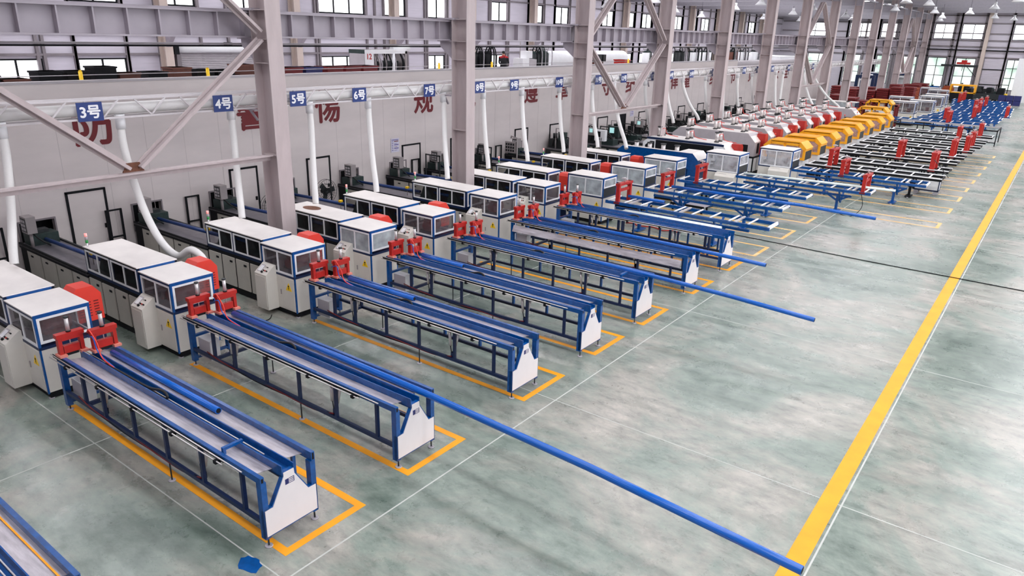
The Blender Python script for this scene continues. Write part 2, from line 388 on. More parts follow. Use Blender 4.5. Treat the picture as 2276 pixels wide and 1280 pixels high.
for y in [1.15*k for k in range(-4, 73)]: s.box(XW, XW+.003, y-.006, y+.006, 0, 4.25, SEAM)
struct('wall_left', s, 'cream panel partition with red slogan lettering', 'wall')
s = MB().box(XOUT, XW-.15, -6, 84, DECK-.2, DECK, GREY)
struct('mezzanine_floor', s, 'mezzanine deck behind the cream partition', 'floor')
for i, (a, b, op) in enumerate(DOORS):
    s = MB(); F = BLACK if i else GIRT
    s.box(XW, XW+.035, a-.04, a+.02, 0, 2.1, BLACK); s.box(XW, XW+.035, b-.02, b+.04, 0, 2.1, BLACK); s.box(XW, XW+.035, a-.04, b+.04, 2.06, 2.12, BLACK)
    if op: s.box(XW, XW+.006, a+.02, b-.02, 0, 2.06, BLACK)  # black sheet on the wall paints the doorway's dark inside
    else: s.box(XW, XW+.02, a+.02, b-.02, 0.02, 2.06, WALLM)
    o = struct('door_%d' % (i+2), s, ('open doorway filled with painted black shade' if op else 'cream door with dark frame')+' in the partition, %s from the near end' % ORD[i], 'door')
    if not op: MB().box(XW+.02, XW+.06, b-.12, b-.06, 1.0, 1.12, BLACK).build('door_handle', o)
for i, (a, b, z0, z1) in enumerate(tails):
    s = MB(); s.box(XW-.6, XW-.55, a-.1, b+.1, z0-.1, z1+.1, BLACK); s.box(XW-.55, XW-.15, a-.1, b+.1, z0-.12, z0-.02, DARK)  # black backing sheet paints the dark depth of the opening
    s.frame('x', XW+.02, a-.03, b+.03, z0-.03, z1+.03, .04, GIRT, .04)
    struct('trim_%d' % (i+2), s, 'dark framed wall opening at the tail of the %s line' % ORD[i], 'wall opening')
struct('wall_near', MB().box(-36, 16, -6.2, -6, 0, 12, OUTER), 'grey sheet end wall, unseen behind the camera, added to block light', 'wall')  # unseen wall added to keep light off the faces toward the camera
struct('wall_right', wall_grid(MB(), 'x', 14.12, .12, -6, YEND, 0, 12, [(2.5+7.5*k, 9.1+7.5*k-.9, 4.6, 10.8) for k in range(14)], OUTER), 'unseen grey sheet wall on the right side, high openings added to steer light', 'wall')  # unseen wall added so light comes in steeply through high openings
# far end wall
EWU = [(-32., -29.), (-26., -23.), (-22., -20), (-15.75, -13.55), (-12.7, -10.1), (-7.2, -4.6), (-1., 1.6), (5, 7.6)]
EWL = [(-31., -28), (-26., -24), (-22., -20.3), (-18.9, -17.1), (-15.85, -13.7), (-12.65, -10.45), (-7.15, -5.6)]
holes = [(a, b, 7.2, 9.0) for a, b in EWU]+[(a, b, 1.3, 4.95) for a, b in EWL]
struct('wall_far', wall_grid(MB(), 'y', YEND, .15, -36, 14, 0, 11.2, holes, OUTER), 'grey sheet end wall at the far end of the hall', 'wall')
for i, (a, b) in enumerate(EWU): window('y', YEND+.02, a, b, 7.2, 9., [(a+b)/2], WINPANE, fr='%s bright high window of the far end wall from the corner' % ORD[i])
for i, (a, b) in enumerate(EWL): window('y', YEND+.02, a, b, 1.3, 4.95, [(a+b)/2], WINGREEN, (2.75, 3.9), fr='%s tall window of the far end wall from the corner, trees beyond' % ORD[i])
s = MB()
for z in (5.1, 5.9, 6.35, 7.1, 7.9, 9.1, 10.0): s.box(-35, 14, YEND-.16, YEND, z-.06, z+.06, GIRT)
for a, b in EWU+EWL: s.box(a-.3, a-.1, YEND-.16, YEND, 0, 11, GIRT); s.box(b+.1, b+.3, YEND-.16, YEND, 0, 11, GIRT)
s.cyl((-35, YEND-.3, 5.93), (14, YEND-.3, 5.93), .06, BLACK, 8)
struct('trim_20', s, 'grey girts and posts of the far end wall', 'wall framing')
for i, x in enumerate((-28.5, -22.8, -16.6, -9.8, -3.4, 3.2)):
    s = MB(); M = BEIGE if i == 3 else COLM
    s.box(x-.2, x+.2, YEND-.75, YEND-.7, 0, 11, M); s.box(x-.03, x+.03, YEND-.7, YEND-.2, 0, 11, M); s.box(x-.2, x+.2, YEND-.2, YEND-.16, 0, 11, M)
    struct('end_column', s, ('beige' if i == 3 else 'grey')+' column standing against the far end wall, %s from the corner' % ORD[i], 'column')
s = MB()
for i in range(28): z = .2+i*.17; s.prism([(YEND-.1, z), (YEND-.14, z+.02), (YEND-.14, z+.15), (YEND-.1, z+.17)], 'x', -9.5, -7.3, OUTER)
for z in (1.9, 3.7): s.box(-9.6, -7.2, YEND-.2, YEND-.1, z-.05, z+.05, BLACK)
struct('door_30', s, 'grey sectional door in the far end wall right of the beige column', 'door')
struct('wall_screen', MB().box(-5.9, -1.2, YEND-1.0, YEND-.8, 0, 5.15, WHITE), 'white partition board at the far right end of the aisle', 'wall')
# ------------------------------------------------------------------ roof
s = MB()
sky = MB()
bays = [3.98+PITCH*k for k in range(-2, 16)]
for i in range(len(bays)-1):
    y0, y1 = bays[i], bays[i+1]; c = (y0+y1)/2
    for x0, x1, za, zb, sx in ((-16, 14, 10.9, 11.9, ((-14, -4), (-1, 10))), (-35.4, -16, 10.0, 10.9, ((-33, -19),))):
        zf = lambda x: za+(zb-za)*(x-x0)/(x1-x0)
        s.add([(x0, y0, za), (x1, y0, zb), (x1, c-.6, zb), (x0, c-.6, za)], [(3, 2, 1, 0)], ROOFM)
        s.add([(x0, c+.6, za), (x1, c+.6, zb), (x1, y1, zb), (x0, y1, za)], [(3, 2, 1, 0)], ROOFM)
        xs = [x0]+[q for p in sx for q in p]+[x1]
        for k in range(0, len(xs), 2):
            s.add([(xs[k], c-.6, zf(xs[k])), (xs[k+1], c-.6, zf(xs[k+1])), (xs[k+1], c+.6, zf(xs[k+1])), (xs[k], c+.6, zf(xs[k]))], [(3, 2, 1, 0)], ROOFM)
        if c < -1:  # strips left out behind the camera to cut light from there
            s.add([(x0, c-.6, za), (x1, c-.6, zb), (x1, c+.6, zb), (x0, c+.6, za)], [(3, 2, 1, 0)], ROOFM); continue
        if x0 > -17: sky.add([(1, c+2.4, zf(1)-.06), (12, c+2.4, zf(12)-.06), (12, c+3.3, zf(12)-.06), (1, c+3.3, zf(1)-.06)], [(3, 2, 1, 0)], SKYP)  # glowing panels added below the roof to brighten the right floor
        for p, q in sx: sky.add([(p, c-.6, zf(p)), (q, c-.6, zf(q)), (q, c+.6, zf(q)), (p, c+.6, zf(p))], [(3, 2, 1, 0)], SKYP)
o = struct('ceiling', s, 'ribbed grey sheet roof over the hall', 'roof')
sk = sky.build('skylight_and_fill_panels', o)
for k in range(16):
    y = 3.98+PITCH*(k-1)
    s = MB(); s.box(-16, 14, y-.15, y+.15, 10.75, 10.79, RAFT); s.box(-16, 14, y-.02, y+.02, 10.3, 10.8, RAFT); s.box(-16, 14, y-.15, y+.15, 10.26, 10.3, RAFT)
    s.box(-35.2, -16, y-.02, y+.02, 9.5, 10.05, RAFT); s.box(-35.2, -16, y-.15, y+.15, 9.46, 9.5, RAFT)
    struct('roof_beam', s, 'pale roof rafter crossing the hall, %s from the near end' % ORD[k], 'roof beam')
s = MB()
for x in [-34+1.6*k for k in range(30)]: s.box(x-.04, x+.04, -6, YEND, 10.0 if x < -16 else 10.8, 10.12 if x < -16 else 10.95, RAFT)
struct('ceiling_purlins', s, 'thin purlins running under the roof', 'roof framing')
# ------------------------------------------------------------------ columns, crane girder, braces
XC = -16.
ncol = 15
for k in range(ncol):
    y = 3.98+PITCH*k; s = MB(); zt = 10.7
    s.box(XC-.03, XC+.0, y-.22, y+.22, 0, zt, COLM); s.box(XC-.62, XC-.03, y-.015, y+.015, 0, zt, COLM); s.box(XC-.65, XC-.62, y-.22, y+.22, 0, zt, COLM)
    for z in (3.27, 5.55, 6.12, 6.8): s.box(XC-.62, XC-.03, y-.2, y+.2, z-.012, z+.012, COLM)
    s.box(XC-.25, XC+.25, y-.3, y+.3, 0, .03, COLM)
    o = struct('steel_column', s, '%s steel column of the row behind the machines, counted from the near end' % ORD[k], 'column')
    b = MB(); b.prism([(XC-.65, 5.5), (XC-.65, 6.1), (XC-1.25, 6.1), (XC-1.25, 5.95)], 'y', y-.12, y+.12, GIRD); b.box(XC-1.3, XC-.65, y-.2, y+.2, 6.1, 6.14, GIRD)
    b.box(XC-1.25, XC-.5, y-.25, y+.25, 6.78, 6.84, GIRD)
    b.build('corbel', o)
s = MB(); XG = -16.95
s.box(XG-.2, XG+.2, -6, YEND-1, 6.72, 6.76, GIRD); s.box(XG-.2, XG+.2, -6, YEND-1, 6.14, 6.18, GIRD); s.box(XG-.01, XG+.01, -6, YEND-1, 6.18, 6.72, GIRD)
for i in range(160):
    y = -5.25+.715*i
    if y < YEND-1: s.box(XG+.01, XG+.18, y-.016, y+.016, 6.18, 6.72, GIRD)
s.box(XG-.03, XG+.03, -6, YEND-1, 6.76, 6.8, GIRD)
struct('crane_beam', s, 'long grey crane girder with web stiffeners behind the columns', 'crane girder')
s = MB()
s.cyl((-17.3, -6, 5.98), (-17.3, 105, 5.98), .025, GREY, 8); s.cyl((-17.3, -6, 5.93), (-17.3, 105, 5.93), .02, BLACK, 8)
tag(s.build('power_conduit'), 'thin conduit pair hung along under the crane girder', 'conduit')
def brace(k, label):
    y0 = 3.98+PITCH*k; y1 = y0+PITCH; ym = (y0+y1)/2; X = XC-.3
    t = thing('cross_brace', label, 'brace', (X, ym, 3.27))
    def dg(ya, za, yb, zb):
        s = MB(); a = Vector((0, ya-ym, za-3.27)); b = Vector((0, yb-ym, zb-3.27))
        for dx in (-.1, .1): s.beam(a+Vector((dx, 0, 0)), b+Vector((dx, 0, 0)), .07, .14, COLM, (1, 0, 0))
        s.beam(a, b, .2, .015, COLM, (1, 0, 0))
        s.build('diagonal', t)
    dg(ym-.12, 3.38, y0+.25, 6.1); dg(ym+.12, 3.38, y1-.25, 6.1); dg(y0+.25, 6.3, ym-.1, 9.2); dg(y1-.25, 6.3, ym+.1, 9.2)
    s = MB(); s.box(-.02, .16, y0+.22-ym, y1-.22-ym, -.02, .02, COLM); s.box(-.02, .02, y0+.22-ym, y1-.22-ym, -.14, -.02, COLM); s.build('strut', t)
    s = MB(); s.prism([(-.24, .02), (.24, .02), (.15, .22), (-.15, .22)], 'x', -.02, .02, RUST); s.build('gusset_plate', t)
for k, lb in ((0, 'nearest V shaped steel brace, over the second row of machines'), (3, 'V shaped steel brace between the fourth and fifth columns'), (7, 'V shaped steel brace between the eighth and ninth columns'), (12, 'farthest V shaped steel brace, near the end wall')):
    brace(k, lb)
# ------------------------------------------------------------------ duct truss with row signs and hoses
XT = -16.98
FY = 1.034
t = thing('duct_truss', 'white lattice truss carrying a big white suction duct behind the columns', 'truss', (XT, 0, 4.42))
s = MB()
for z in (0, .4):
    for x in (-.22, .14): s.box(x-.02, x+.02, -6, 92, z-.02, z+.02, TRUSSM)
n = 0; y = -5.8
while y < 91.5:
    for x in (.14,): s.beam((x, y, 0.02 if n % 2 else .38), (x, y+.36, .38 if n % 2 else .02), .03, .035, TRUSSM, (1, 0, 0))
    y += .72 if n % 2 else .36; n += 1
s.build('lattice', t)
MB().cyl((-.05, -6, .18), (-.05, 92, .18), .13, HOSE, 16).build('duct', t)
for k in range(12):
    y = 3.98+PITCH*k; s = MB(); s.beam((0, y-.25, -.02), (0, y-.02, -.34), .05, .05, GIRD, (1, 0, 0)); s.box(-.25, .3, y-.28, y-.2, -.06, -.02, GIRD); s.build('bracket', t)
SY = [7.0, 10.06, 12.24, 14.36, 17.27, 19.78, 21.76, 24.73, 27.75, 30.0, 33.0, 34.9, 37.4, 40.4, 45.2, 47.6, 50.5, 54., 57., 60.]
for i, y in enumerate(SY):
    n = i+3
    t = thing('row_sign', 'blue row sign with white number %d on the duct truss, %s from the near end' % (n, ORD[i]), 'sign', (XT+.19, y*FY, 4.585))
    MB().box(0, .012, -.265, .265, -.2, .2, SIGNB).build('sign_board', t)
    text('%d号' % n, 'lettering', SIGNW, .3 if n < 10 else .26, (.014, 0, 0), 'x', t, .03)
CH = [('预', 4.55), ('防', 9.0), ('警', 13.83), ('惕', 16.9), ('规', 21.77), ('范', 24.5), ('遵', 29.25), ('章', 31.95), ('守', 36.5), ('纪', 39.3), ('律', 45.3), ('重', 47.2), ('细', 51.7), ('节', 55.6), ('负', 59.5), ('责', 62.8), ('安', 66.), ('全', 68.6), ('生', 73.), ('产', 76.)]
for c, y in CH:
    o = text(c, 'wall_character', LETR, 1.15, (XW+.012, y, 3.82), 'x', None, .022)
    tag(o, 'crimson character %s stuck on the cream partition' % c, 'wall character', 'slogan characters on the partition')
HT = [5.4, 7.68, 10.37, 12.75, 14.86, 18.14, 20.22, 22.51, 25.08, 27.6, 29.51, 32.57, 34.89, 36.83, 39.87, 42.66, 44.79, 47.32, 52.0, 53.6, 58.6, 61.1, 63.5]
HB = [(-16.3, 5.1, 1.76), (-14.2, 7.55, 1.5), (-16.3, 10.3, 1.76), (-16.25, 12.6, 1.76), (-16.2, 14.85, 1.76), (-16.05, 17.9, 1.76), (-16.3, 20.4, 1.76), (-16.2, 22.7, 1.76), (-16.5, 25.7, 1.76), (-16.2, 28.0, 1.76), (-15.1, 28.6, 1.76), (-16.9, 34.5, 1.75),
      (-16.5, 36.3, 2.15), (-16.2, 38.9, 2.15), (-16.85, 42.1, 1.6), (-16.88, 44.35, 1.3), (-16.88, 47.3, 1.3), (-16.85, 50, 1.6), (-16.6, 53.8, 1.3), (-16.9, 55.3, 1.3), (-15.5, 60, 1.2), (-14.6, 64, 1.2), (-16.9, 66, 1.92)]
for i, (y, (bx, by, bz)) in enumerate(zip(HT, HB)):
    y *= FY; t = thing('suction_hose', 'white suction hose dropping from the duct, %s from the near end' % ORD[i], 'hose', (XT-.02, y, 4.45))
    e = (bx-XT+.02, by-y, bz-4.45)
    if i == 1: path = [(0, 0, 0), (.05, -.02, -.8), (.45, .0, -2.0), (.95, .05, -2.75), (1.55, .1, -3.02), (1.95, .2, -2.82), (2.2, .3, -2.95), (2.3, .35, -3.25)]
    else: path = [(0, 0, 0), (e[0]*.08, e[1]*.05, e[2]*.25), (e[0]*.45, e[1]*.45, e[2]*.62), (e[0]*.9, e[1]*.9, e[2]*.9), e]
    MB().tube(path, .085, HOSE, 10, 6).build('hose', t)
    MB().cyl((0, 0, .02), (0, 0, -.3), .105, WHITE, 12).build('collar', t)
# ------------------------------------------------------------------ standard machine line: discharge table
def make_table(label):
    t = thing('discharge_table', label, 'discharge table', (-7.05, ROWY[1], 0), 'blue discharge tables with white end plates')
    for a, b, z0 in ((0, .055, .97), (.785, .84, .93)):
        s = MB(); s.box(-5.78, 0, a, b, z0, 1.06, BLUE); s.box(-.004, .001, a+.012, b-.012, z0+.015, 1.045, BLACK); s.build('rail', t)
    s = MB(); s.box(-5.6, 0, .315, .33, .92, 1.08, BLUE); s.box(-5.6, 0, .495, .51, .92, 1.05, BLUE); s.box(-5.6, 0, .315, .51, .92, .94, BLUE); s.build('centre_channel', t)
    s = MB(); s.add([(-5.5, .056, 1.02), (-.2, .056, 1.02), (-.2, .314, .975), (-5.5, .314, .975), (-5.5, .056, 1.012), (-.2, .056, 1.012), (-.2, .314, .967), (-5.5, .314, .967)],
                    [(0, 1, 2, 3), (7, 6, 5, 4), (0, 4, 5, 1), (1, 5, 6, 2), (2, 6, 7, 3), (3, 7, 4, 0)], STEEL); s.build('tray', t)
    s = MB(); s.add([(-5.5, .511, 1.03), (-.2, .511, 1.03), (-.2, .784, .975), (-5.5, .784, .975), (-5.5, .511, 1.022), (-.2, .511, 1.022), (-.2, .784, .967), (-5.5, .784, .967)],
                    [(0, 1, 2, 3), (7, 6, 5, 4), (0, 4, 5, 1), (1, 5, 6, 2), (2, 6, 7, 3), (3, 7, 4, 0)], STEEL); s.build('tray', t)
    for y, z, x1 in ((-.03, 1.03, -.35), (-.06, .99, -.75), (.375, .985, -.5), (.44, .985, -.55)):
        MB().cyl((-5.9, y, z), (x1, y, z), .0095, CHROME, 8).build('guide_rod', t)
    s = MB()
    for x in (-5.3, -4.2, -3.1, -2., -.9): s.box(x-.03, x+.03, -.08, 0, .95, 1.0, BLACK)
    s.box(-5.9, -.8, -.008, 0, .97, 1.03, BLACK); s.build('rod_bracket', t)  # long black strip also paints the rail's near side dark
    poly = [(.0, .15), (.84, .15), (.84, .57), (.71, .575), (.51, .91), (.51, .985), (.32, .985), (.32, .92), (.13, .58), (.0, .57)]
    MB().prism([(a*1.0, b) for a, b in poly], 'x', -.06, 0, BLUE).build('end_frame', t)
    pin = [(.02, .17), (.82, .17), (.82, .56), (.70, .56), (.50, .9), (.495, .978), (.335, .978), (.335, .925), (.14, .565), (.02, .56)]
    ep = MB().prism(pin, 'x', 0, .008, PANEL).build('end_panel', t)
    s = MB()
    s.box(.008, .01, .35, .405, .79, .87, INK)
    for k in range(4): s.box(.008, .01, .41, .49, .79+.024*k, .798+.024*k, INK)
    s.box(.008, .01, .482, .49, .79, .87, INK); s.build('emblem', ep)
    for y0, y1 in ((0, .08), (.76, .84)): MB().box(-.1, 0, y0, y1, .13, .975 if y0 == 0 else .93, BLUE).build('end_post', t)
    for x in (-.45, -1.42, -2.37, -3.31, -4.27):
        for y in (.005, .785): MB().box(x-.025, x+.025, y, y+.05, .4, .96, NAVY if y < .5 else BLUE).build('post', t)  # near posts navy: shade of the near side put into the colour
    for y in (.005, .785): MB().box(-5.7, -.1, y, y+.05, .34, .4, NAVY).build('lower_rail', t)  # navy here too, painting the table's low shaded side
    for y in (0., .75): MB().box(-5.78, -5.68, y, y+.09, .1, .97, BLUE).build('leg', t)
    for za in (.14, .6): MB().box(-5.75, -5.69, .09, .75, za, za+.05, BLUE).build('cross_bar', t)
    for y in (.01, .78): MB().box(-4.98, -4.92, y, y+.05, .4, .97, NAVY).build('post', t)
    MB().box(-4.98, -4.92, .06, .78, .34, .4, NAVY).build('cross_bar', t)
    s = MB(); s.box(-5.64, -5.25, .12, .32, .2, .62, WHITE); s.box(-5.64, -5.25, .11, .12, .22, .6, GREY); s.build('electric_box', t)
    for x, y in ((-.03, .05), (-.03, .79), (-5.73, .045), (-5.73, .8), (-2.37, .03), (-4.27, .81)):
        s = MB(); z = .13 if x > -.1 or x < -5 else .34
        s.cyl((x, y, 0), (x, y, .018), .055, STEEL, 14, .05); s.cyl((x, y, .018), (x, y, z), .012, DARK, 8); s.build('foot', t)
    for x in (-1.5, -4.35):
        for dx in (-.07, .07):
            s = MB(); s.cyl((x+dx*1.6, .1, .92), (x+dx*.9, .07, .62), .028, CHROME, 8); s.cyl((x+dx*.9, .07, .62), (x, .05, .42), .012, DARK, 6); s.box(x-.03, x+.03, .04, .1, .4, .5, NAVY)
            s.build('air_cylinder', t)
    for x, y0, y1 in ((-5.62, .0, .4), (-5.42, .46, .86)):
        s = MB()
        s.box(x-.05, x+.05, y0, y0+.06, 1.1, 1.42, RED); s.box(x-.05, x+.05, y1-.06, y1, 1.1, 1.42, RED)
        s.box(x-.06, x+.06, y0-.02, y1+.02, 1.385, 1.46, RED); s.box(x+.045, x+.055, y0+.06, y1-.06, 1.335, 1.385, RED)
        s.box(x-.09, x+.11, y0-.03, y0+.09, 1.06, 1.1, PINK); s.box(x-.09, x+.11, y1-.09, y1+.03, 1.06, 1.1, PINK)
        s.box(x-.04, x+.04, y0+.075, y1-.075, 1.1, 1.235, RED); s.box(x-.05, x+.05, y0+.11, y1-.11, 1.06, 1.1, BLACK)
        g = s.build('clamp_gate', t)
        ym = (y0+y1)/2; s = MB(); s.cyl((x, ym, 1.46), (x, ym, 1.48), .04, BLACK, 12); s.cyl((x, ym, 1.48), (x, ym, 1.71), .032, CHROME, 12); s.cyl((x, ym, 1.71), (x, ym, 1.735), .04, DARK, 12); s.cyl((x, ym, 1.46), (x, ym, 1.2), .01, CHROME, 6)
        s.build('air_cylinder', g)
    s = MB(); s.tube([(-5.45, .42, 1.42), (-5.3, .4, 1.5), (-5.15, .43, 1.3), (-5.0, .42, 1.06), (-4.3, .41, 1.0)], .011, REDORANGE, 6, 5); s.tube([(-5.5, .45, 1.3), (-5.3, .44, 1.35), (-5.2, .45, 1.1), (-4.6, .43, 1.0)], .011, BRIGHT, 6, 5)
    s.tube([(-5.2, .02, .45), (-4.6, -.01, .4), (-3.8, .03, .35), (-2.9, 0, .36), (-2., .02, .33), (-1.5, .03, .42)], .012, DRED, 6, 5); s.tube([(-5.2, .04, .4), (-4.2, .0, .36), (-3.2, .02, .32), (-1.5, .03, .4)], .011, BLACK, 6, 5); s.build('air_hose', t)
    s = MB(); s.tube([(-4.9, .41, 1.0), (-4.2, .41, 1.01), (-3.5, .41, 1.02), (-3.1, .42, 1.1), (-2.95, .42, 1.05), (-3.05, .41, .99), (-3.6, .41, .985)], .022, RUBBER, 6, 5); s.build('cable_chain', t)
    return t
def line_word(i): return ORD[i-1]
T0 = make_table('blue discharge table of the first full row, empty pipe end lying in its far tray')
tbl_labels = {2: 'blue discharge table of the second row, with the long pipe jutting over the aisle', 3: 'blue discharge table of the third row, short pipe ending midway on it', 4: 'blue discharge table of the fourth row, short pipe ending near its head',
              5: 'blue discharge table of the fifth row, a long pipe jutting out past it', 6: 'blue discharge table of the sixth row, a pipe jutting out and a silver pan below', 7: 'blue discharge table of the seventh row, last one with a white end plate'}
TY = {1: 4.33, 2: 6.68, 3: 9.6, 4: 12.0, 5: 14.44, 6: 17.2, 7: 19.72}
T0.location = (-7.05, TY[1], 0)
for k in range(2, 8): dup(T0, (-7.05, TY[k], 0), tbl_labels[k])
T_0 = dup(T0, (-7.05, 1.36, 0), 'blue discharge table cut off by the bottom left corner of the photo', skip=('clamp_gate',))
s = MB(); s.box(-5.7, -.02, .70, .72, 1.0, 1.005, YEL)
s.build('yellow_edge', T_0)
s = MB(); s.add([(-12.7, 17.175, .9), (-7.2, 17.175, .9), (-7.2, 17.095, .72), (-12.7, 17.095, .72), (-12.7, 17.19, .9), (-7.2, 17.19, .9), (-7.2, 17.11, .71), (-12.7, 17.11, .71)], [(3, 2, 1, 0), (4, 5, 6, 7), (0, 1, 5, 4), (1, 2, 6, 5), (2, 3, 7, 6), (3, 0, 4, 7)], STEEL)
tag(s.build('chip_pan'), 'long silver pan hanging under the near rail of the sixth table', 'pan')
# stop bars lying across the trays
for (x, y, lab) in ((-7.98, TY[1], 'blue bent stop bar lying across the tray of the first table'), (-7.55, TY[5], 'small blue stop bar lying across the tray of the fifth table')):
    s = MB(); s.box(-.025, .025, .0, .3, .06, .1, BLUE); s.box(-.025, .025, -.0, .04, -.04, .06, BLUE)
    tag(s.build('stop_bar', None, (x, y+.07, 1.01)), lab, 'stop bar')
# ------------------------------------------------------------------ cutting machines
def windowed(parent, name, ax, t, a0, a1, z0, z1, gl, mids=(), w=.045, M=WHITE):
    s = MB(); s.frame(ax, t, a0, a1, z0, z1, w, M, .025, mids); f = s.build(name, parent)
    e = [a0]+list(mids)+[a1]
    for i in range(len(e)-1):
        p = MB()
        if ax == 'y': p.box(e[i]+w*.6, e[i+1]-w*.6, t-.003, t+.003, z0+w*.8, z1-w*.8, gl)
        else: p.box(t-.003, t+.003, e[i]+w*.6, e[i+1]-w*.6, z0+w*.8, z1-w*.8, gl)
        p.build('pane', f)
    return f
def air_cyl(s, x, y, z, h, r, stacked=False):
    s.cyl((x, y, z), (x, y, z+.03), r*1.35, BLACK, 12); s.cyl((x, y, z+.03), (x, y, z+h-.03), r, CHROME, 14); s.cyl((x, y, z+h-.03), (x, y, z+h), r*1.4, BLACK if stacked else DARK, 12)
def make_cutter(label, L=1.2, D=.92, H=1.6, gl=GLASSC, front=True, console='near', group='cream cutting machines with a windowed cabin'):
    t = thing('cutting_machine', label, 'cutting machine', (0, 0, 0), group)
    s = MB(); s.box(-L, 0, .0, D, .14, .98, CREAM); s.box(-L+.03, -.03, .04, D-.04, .02, .14, BLACK); s.build('base', t)
    s = MB()
    for y in (-.004, D-.026): s.box(-.03, .004, y, y+.03, .12, 1.0, BLUE)
    s.box(-L, .004, -.006, D+.006, .96, 1.01, NAVY); s.build('edge_trim', t)
    d = MB().box(-L*.5, -.05, -.012, 0, .18, .93, CREAM).build('door', t)
    MB().box(-L*.45, -L*.45+.03, -.026, -.012, .5, .62, GREYBOX).build('latch', d)
    s = MB(); s.prism([(-.22, .22), (.0, .22), (-.11, .41)], 'y', -.018, -.013, SIGNY)
    o = s.build('warning_sign', t); o.location = (-.12, 0, .42)
    s2 = MB(); s2.prism([(-.11, .235), (-.095, .3), (-.125, .3)], 'y', -.021, -.018, BLACK); s2.box(-.13, -.09, -.021, -.018, .31, .35, BLACK); s2.build('symbol', o)
    if console == 'near':
        a, b = -L+.08, -L+.52
        c = MB(); c.prism([(-.29, .12), (0, .12), (0, 1.17), (-.04, 1.17), (-.29, .98)], 'x', a, b, CREAM); c = c.build('console', t)
        MB().box(a+.03, b-.03, -.298, -.29, .2, .93, CREAM).build('door', c)
        s = MB(); s.box(a+.04, a+.19, -.1, .1, 0, .006, GREY); s.box(a+.055, a+.175, -.08, .07, .006, .008, WHITE)
        tilt = (math.atan2(.19, .25), 0, 0)
        s.build('control_panel', c, (0, -.165, 1.077)).rotation_euler = tilt
        for q, y, rr, h, M in ((a+.25, -.05, .016, .025, BLACK), (a+.31, -.05, .016, .025, RED), (a+.37, -.05, .016, .025, BLACK), (a+.25, .05, .013, .02, GREYBOX), (a+.31, .05, .013, .02, BLACK), (a+.24, -.1, .026, .03, BLACK)):
            MB().cyl((q, y, 0), (q, y, h), rr, M, 10).build('knob', c, (0, -.165, 1.077)).rotation_euler = tilt
    elif console == 'block':
        c = MB(); c.prism([(-.3, .1), (0, .1), (0, 1.0), (-.18, .97), (-.3, .85)], 'x', -L*.62, -.06, CREAM); c = c.build('console', t)
        MB().box(-L*.6, -L*.3, -.2, -.185, .93, .96, GREYBOX).build('control_panel', c)
    z0 = 1.01; s = MB()
    for x in (-L, -.04):
        for y in (0, D-.04): s.box(x, x+.04, y, y+.04, z0, H, BLUE)
    s.box(-L, 0, 0, .04, H-.05, H, NAVY); s.box(-L, 0, D-.04, D, H-.05, H, NAVY); s.box(-.04, .003, -.003, D+.003, H-.05, H+.012, BLUE); s.box(-L, -L+.04, 0, D, H-.05, H, NAVY); s.build('cabin_frame', t)
    MB().box(-L-.01, -.012, -.01, D+.01, H, H+.02, ROOFW).build('roof', t)
    windowed(t, 'side_window', 'y', .012, -L+.04, -.04, z0, H-.05, gl, (-L/2,))
    windowed(t, 'side_window', 'y', D-.012, -L+.04, -.04, z0, H-.05, gl, (-L/2,))
    zf = z0+.06 if front else z0+.3
    windowed(t, 'front_window', 'x', -.012, .04, D-.04, zf, H-.05, gl)
    if not front: MB().box(-.012, 0, .04, D-.04, z0, zf, DARK).build('front_skirt', t)
    s = MB(); s.box(-.95, -.35, .3, .62, 1.01, 1.06, DARK); s.box(-.62, -.4, .26, .7, 1.06, 1.36, DRED); s.cyl((-.5, .2, 1.2), (-.5, .74, 1.2), .12, DRED, 14); s.box(-L+.1, -.8, .25, .7, 1.02, 1.2, GREYBOX); s.cyl((-L+.2, .2, 1.14), (-L+.2, .75, 1.14), .09, BLACK, 12)
    s.build('saw_unit', t)
    for x in (-L+.12, -.06):
        for y in (.06, D-.06): MB().cyl((x, y, 0), (x, y, .02), .05, STEEL, 12).cyl((x, y, .02), (x, y, .14), .012, DARK, 6).build('foot', t)
    return t
C0 = make_cutter('cream cutting machine of the first row, large orange red hood right behind it')
def hood(parent):
    s = MB(); x0, x1, a, b = -1.12, -.7, .94, 1.44
    s.prism([(a, .98), (b, .98), (b, 1.5), (b-.13, 1.67), (a+.08, 1.67), (a, 1.58)], 'x', x0, x1, REDORANGE); h = s.build('motor_hood', parent)
    s = MB()
    for q in range(6):
        for k in range(3): s.box(x1, x1+.004, a+.06+k*.14, a+.15+k*.14, 1.08+q*.055, 1.1+q*.055, DRED)
    s.build('louvre_slots', h)
    MB().box(x0+.02, x1-.02, a+.02, b-.02, .0, .98, NAVY).build('motor_base', parent)
hood(C0)
cut_labels = {2: 'cream cutting machine of the second row, white hose curling behind its cabin', 3: 'cream cutting machine of the third row, in front of the nearest steel column', 4: 'cutting machine of the fourth row, with frosted cabin windows',
              5: 'cream cutting machine of the fifth row, dark red saw seen through clear panes', 6: 'cream cutting machine of the sixth row, yellow warning triangle above the silver pan', 7: 'cream cutting machine of the seventh row, last one with twin red clamps'}
CY = {1: 4.29, 2: 6.66, 3: 9.55, 4: 11.95, 5: 14.2, 6: 17.25, 7: 19.76}
C0.location = (-13.4, CY[1], 0)
for k in (2, 3, 5, 6, 7): dup(C0, (-13.26 if k < 6 else -13.33, CY[k], 0), cut_labels[k], ('motor_hood', 'motor_base') if k > 5 else ())
C4 = make_cutter(cut_labels[4], gl=GLASSF); hood(C4); C4.location = (-13.33, CY[4], 0)
C8 = make_cutter('larger cutting machine with pale frosted cabin in the eighth row', 1.5, .95, 1.68, GLASSF, False, 'none', 'larger cutting machines with frosted cabins')
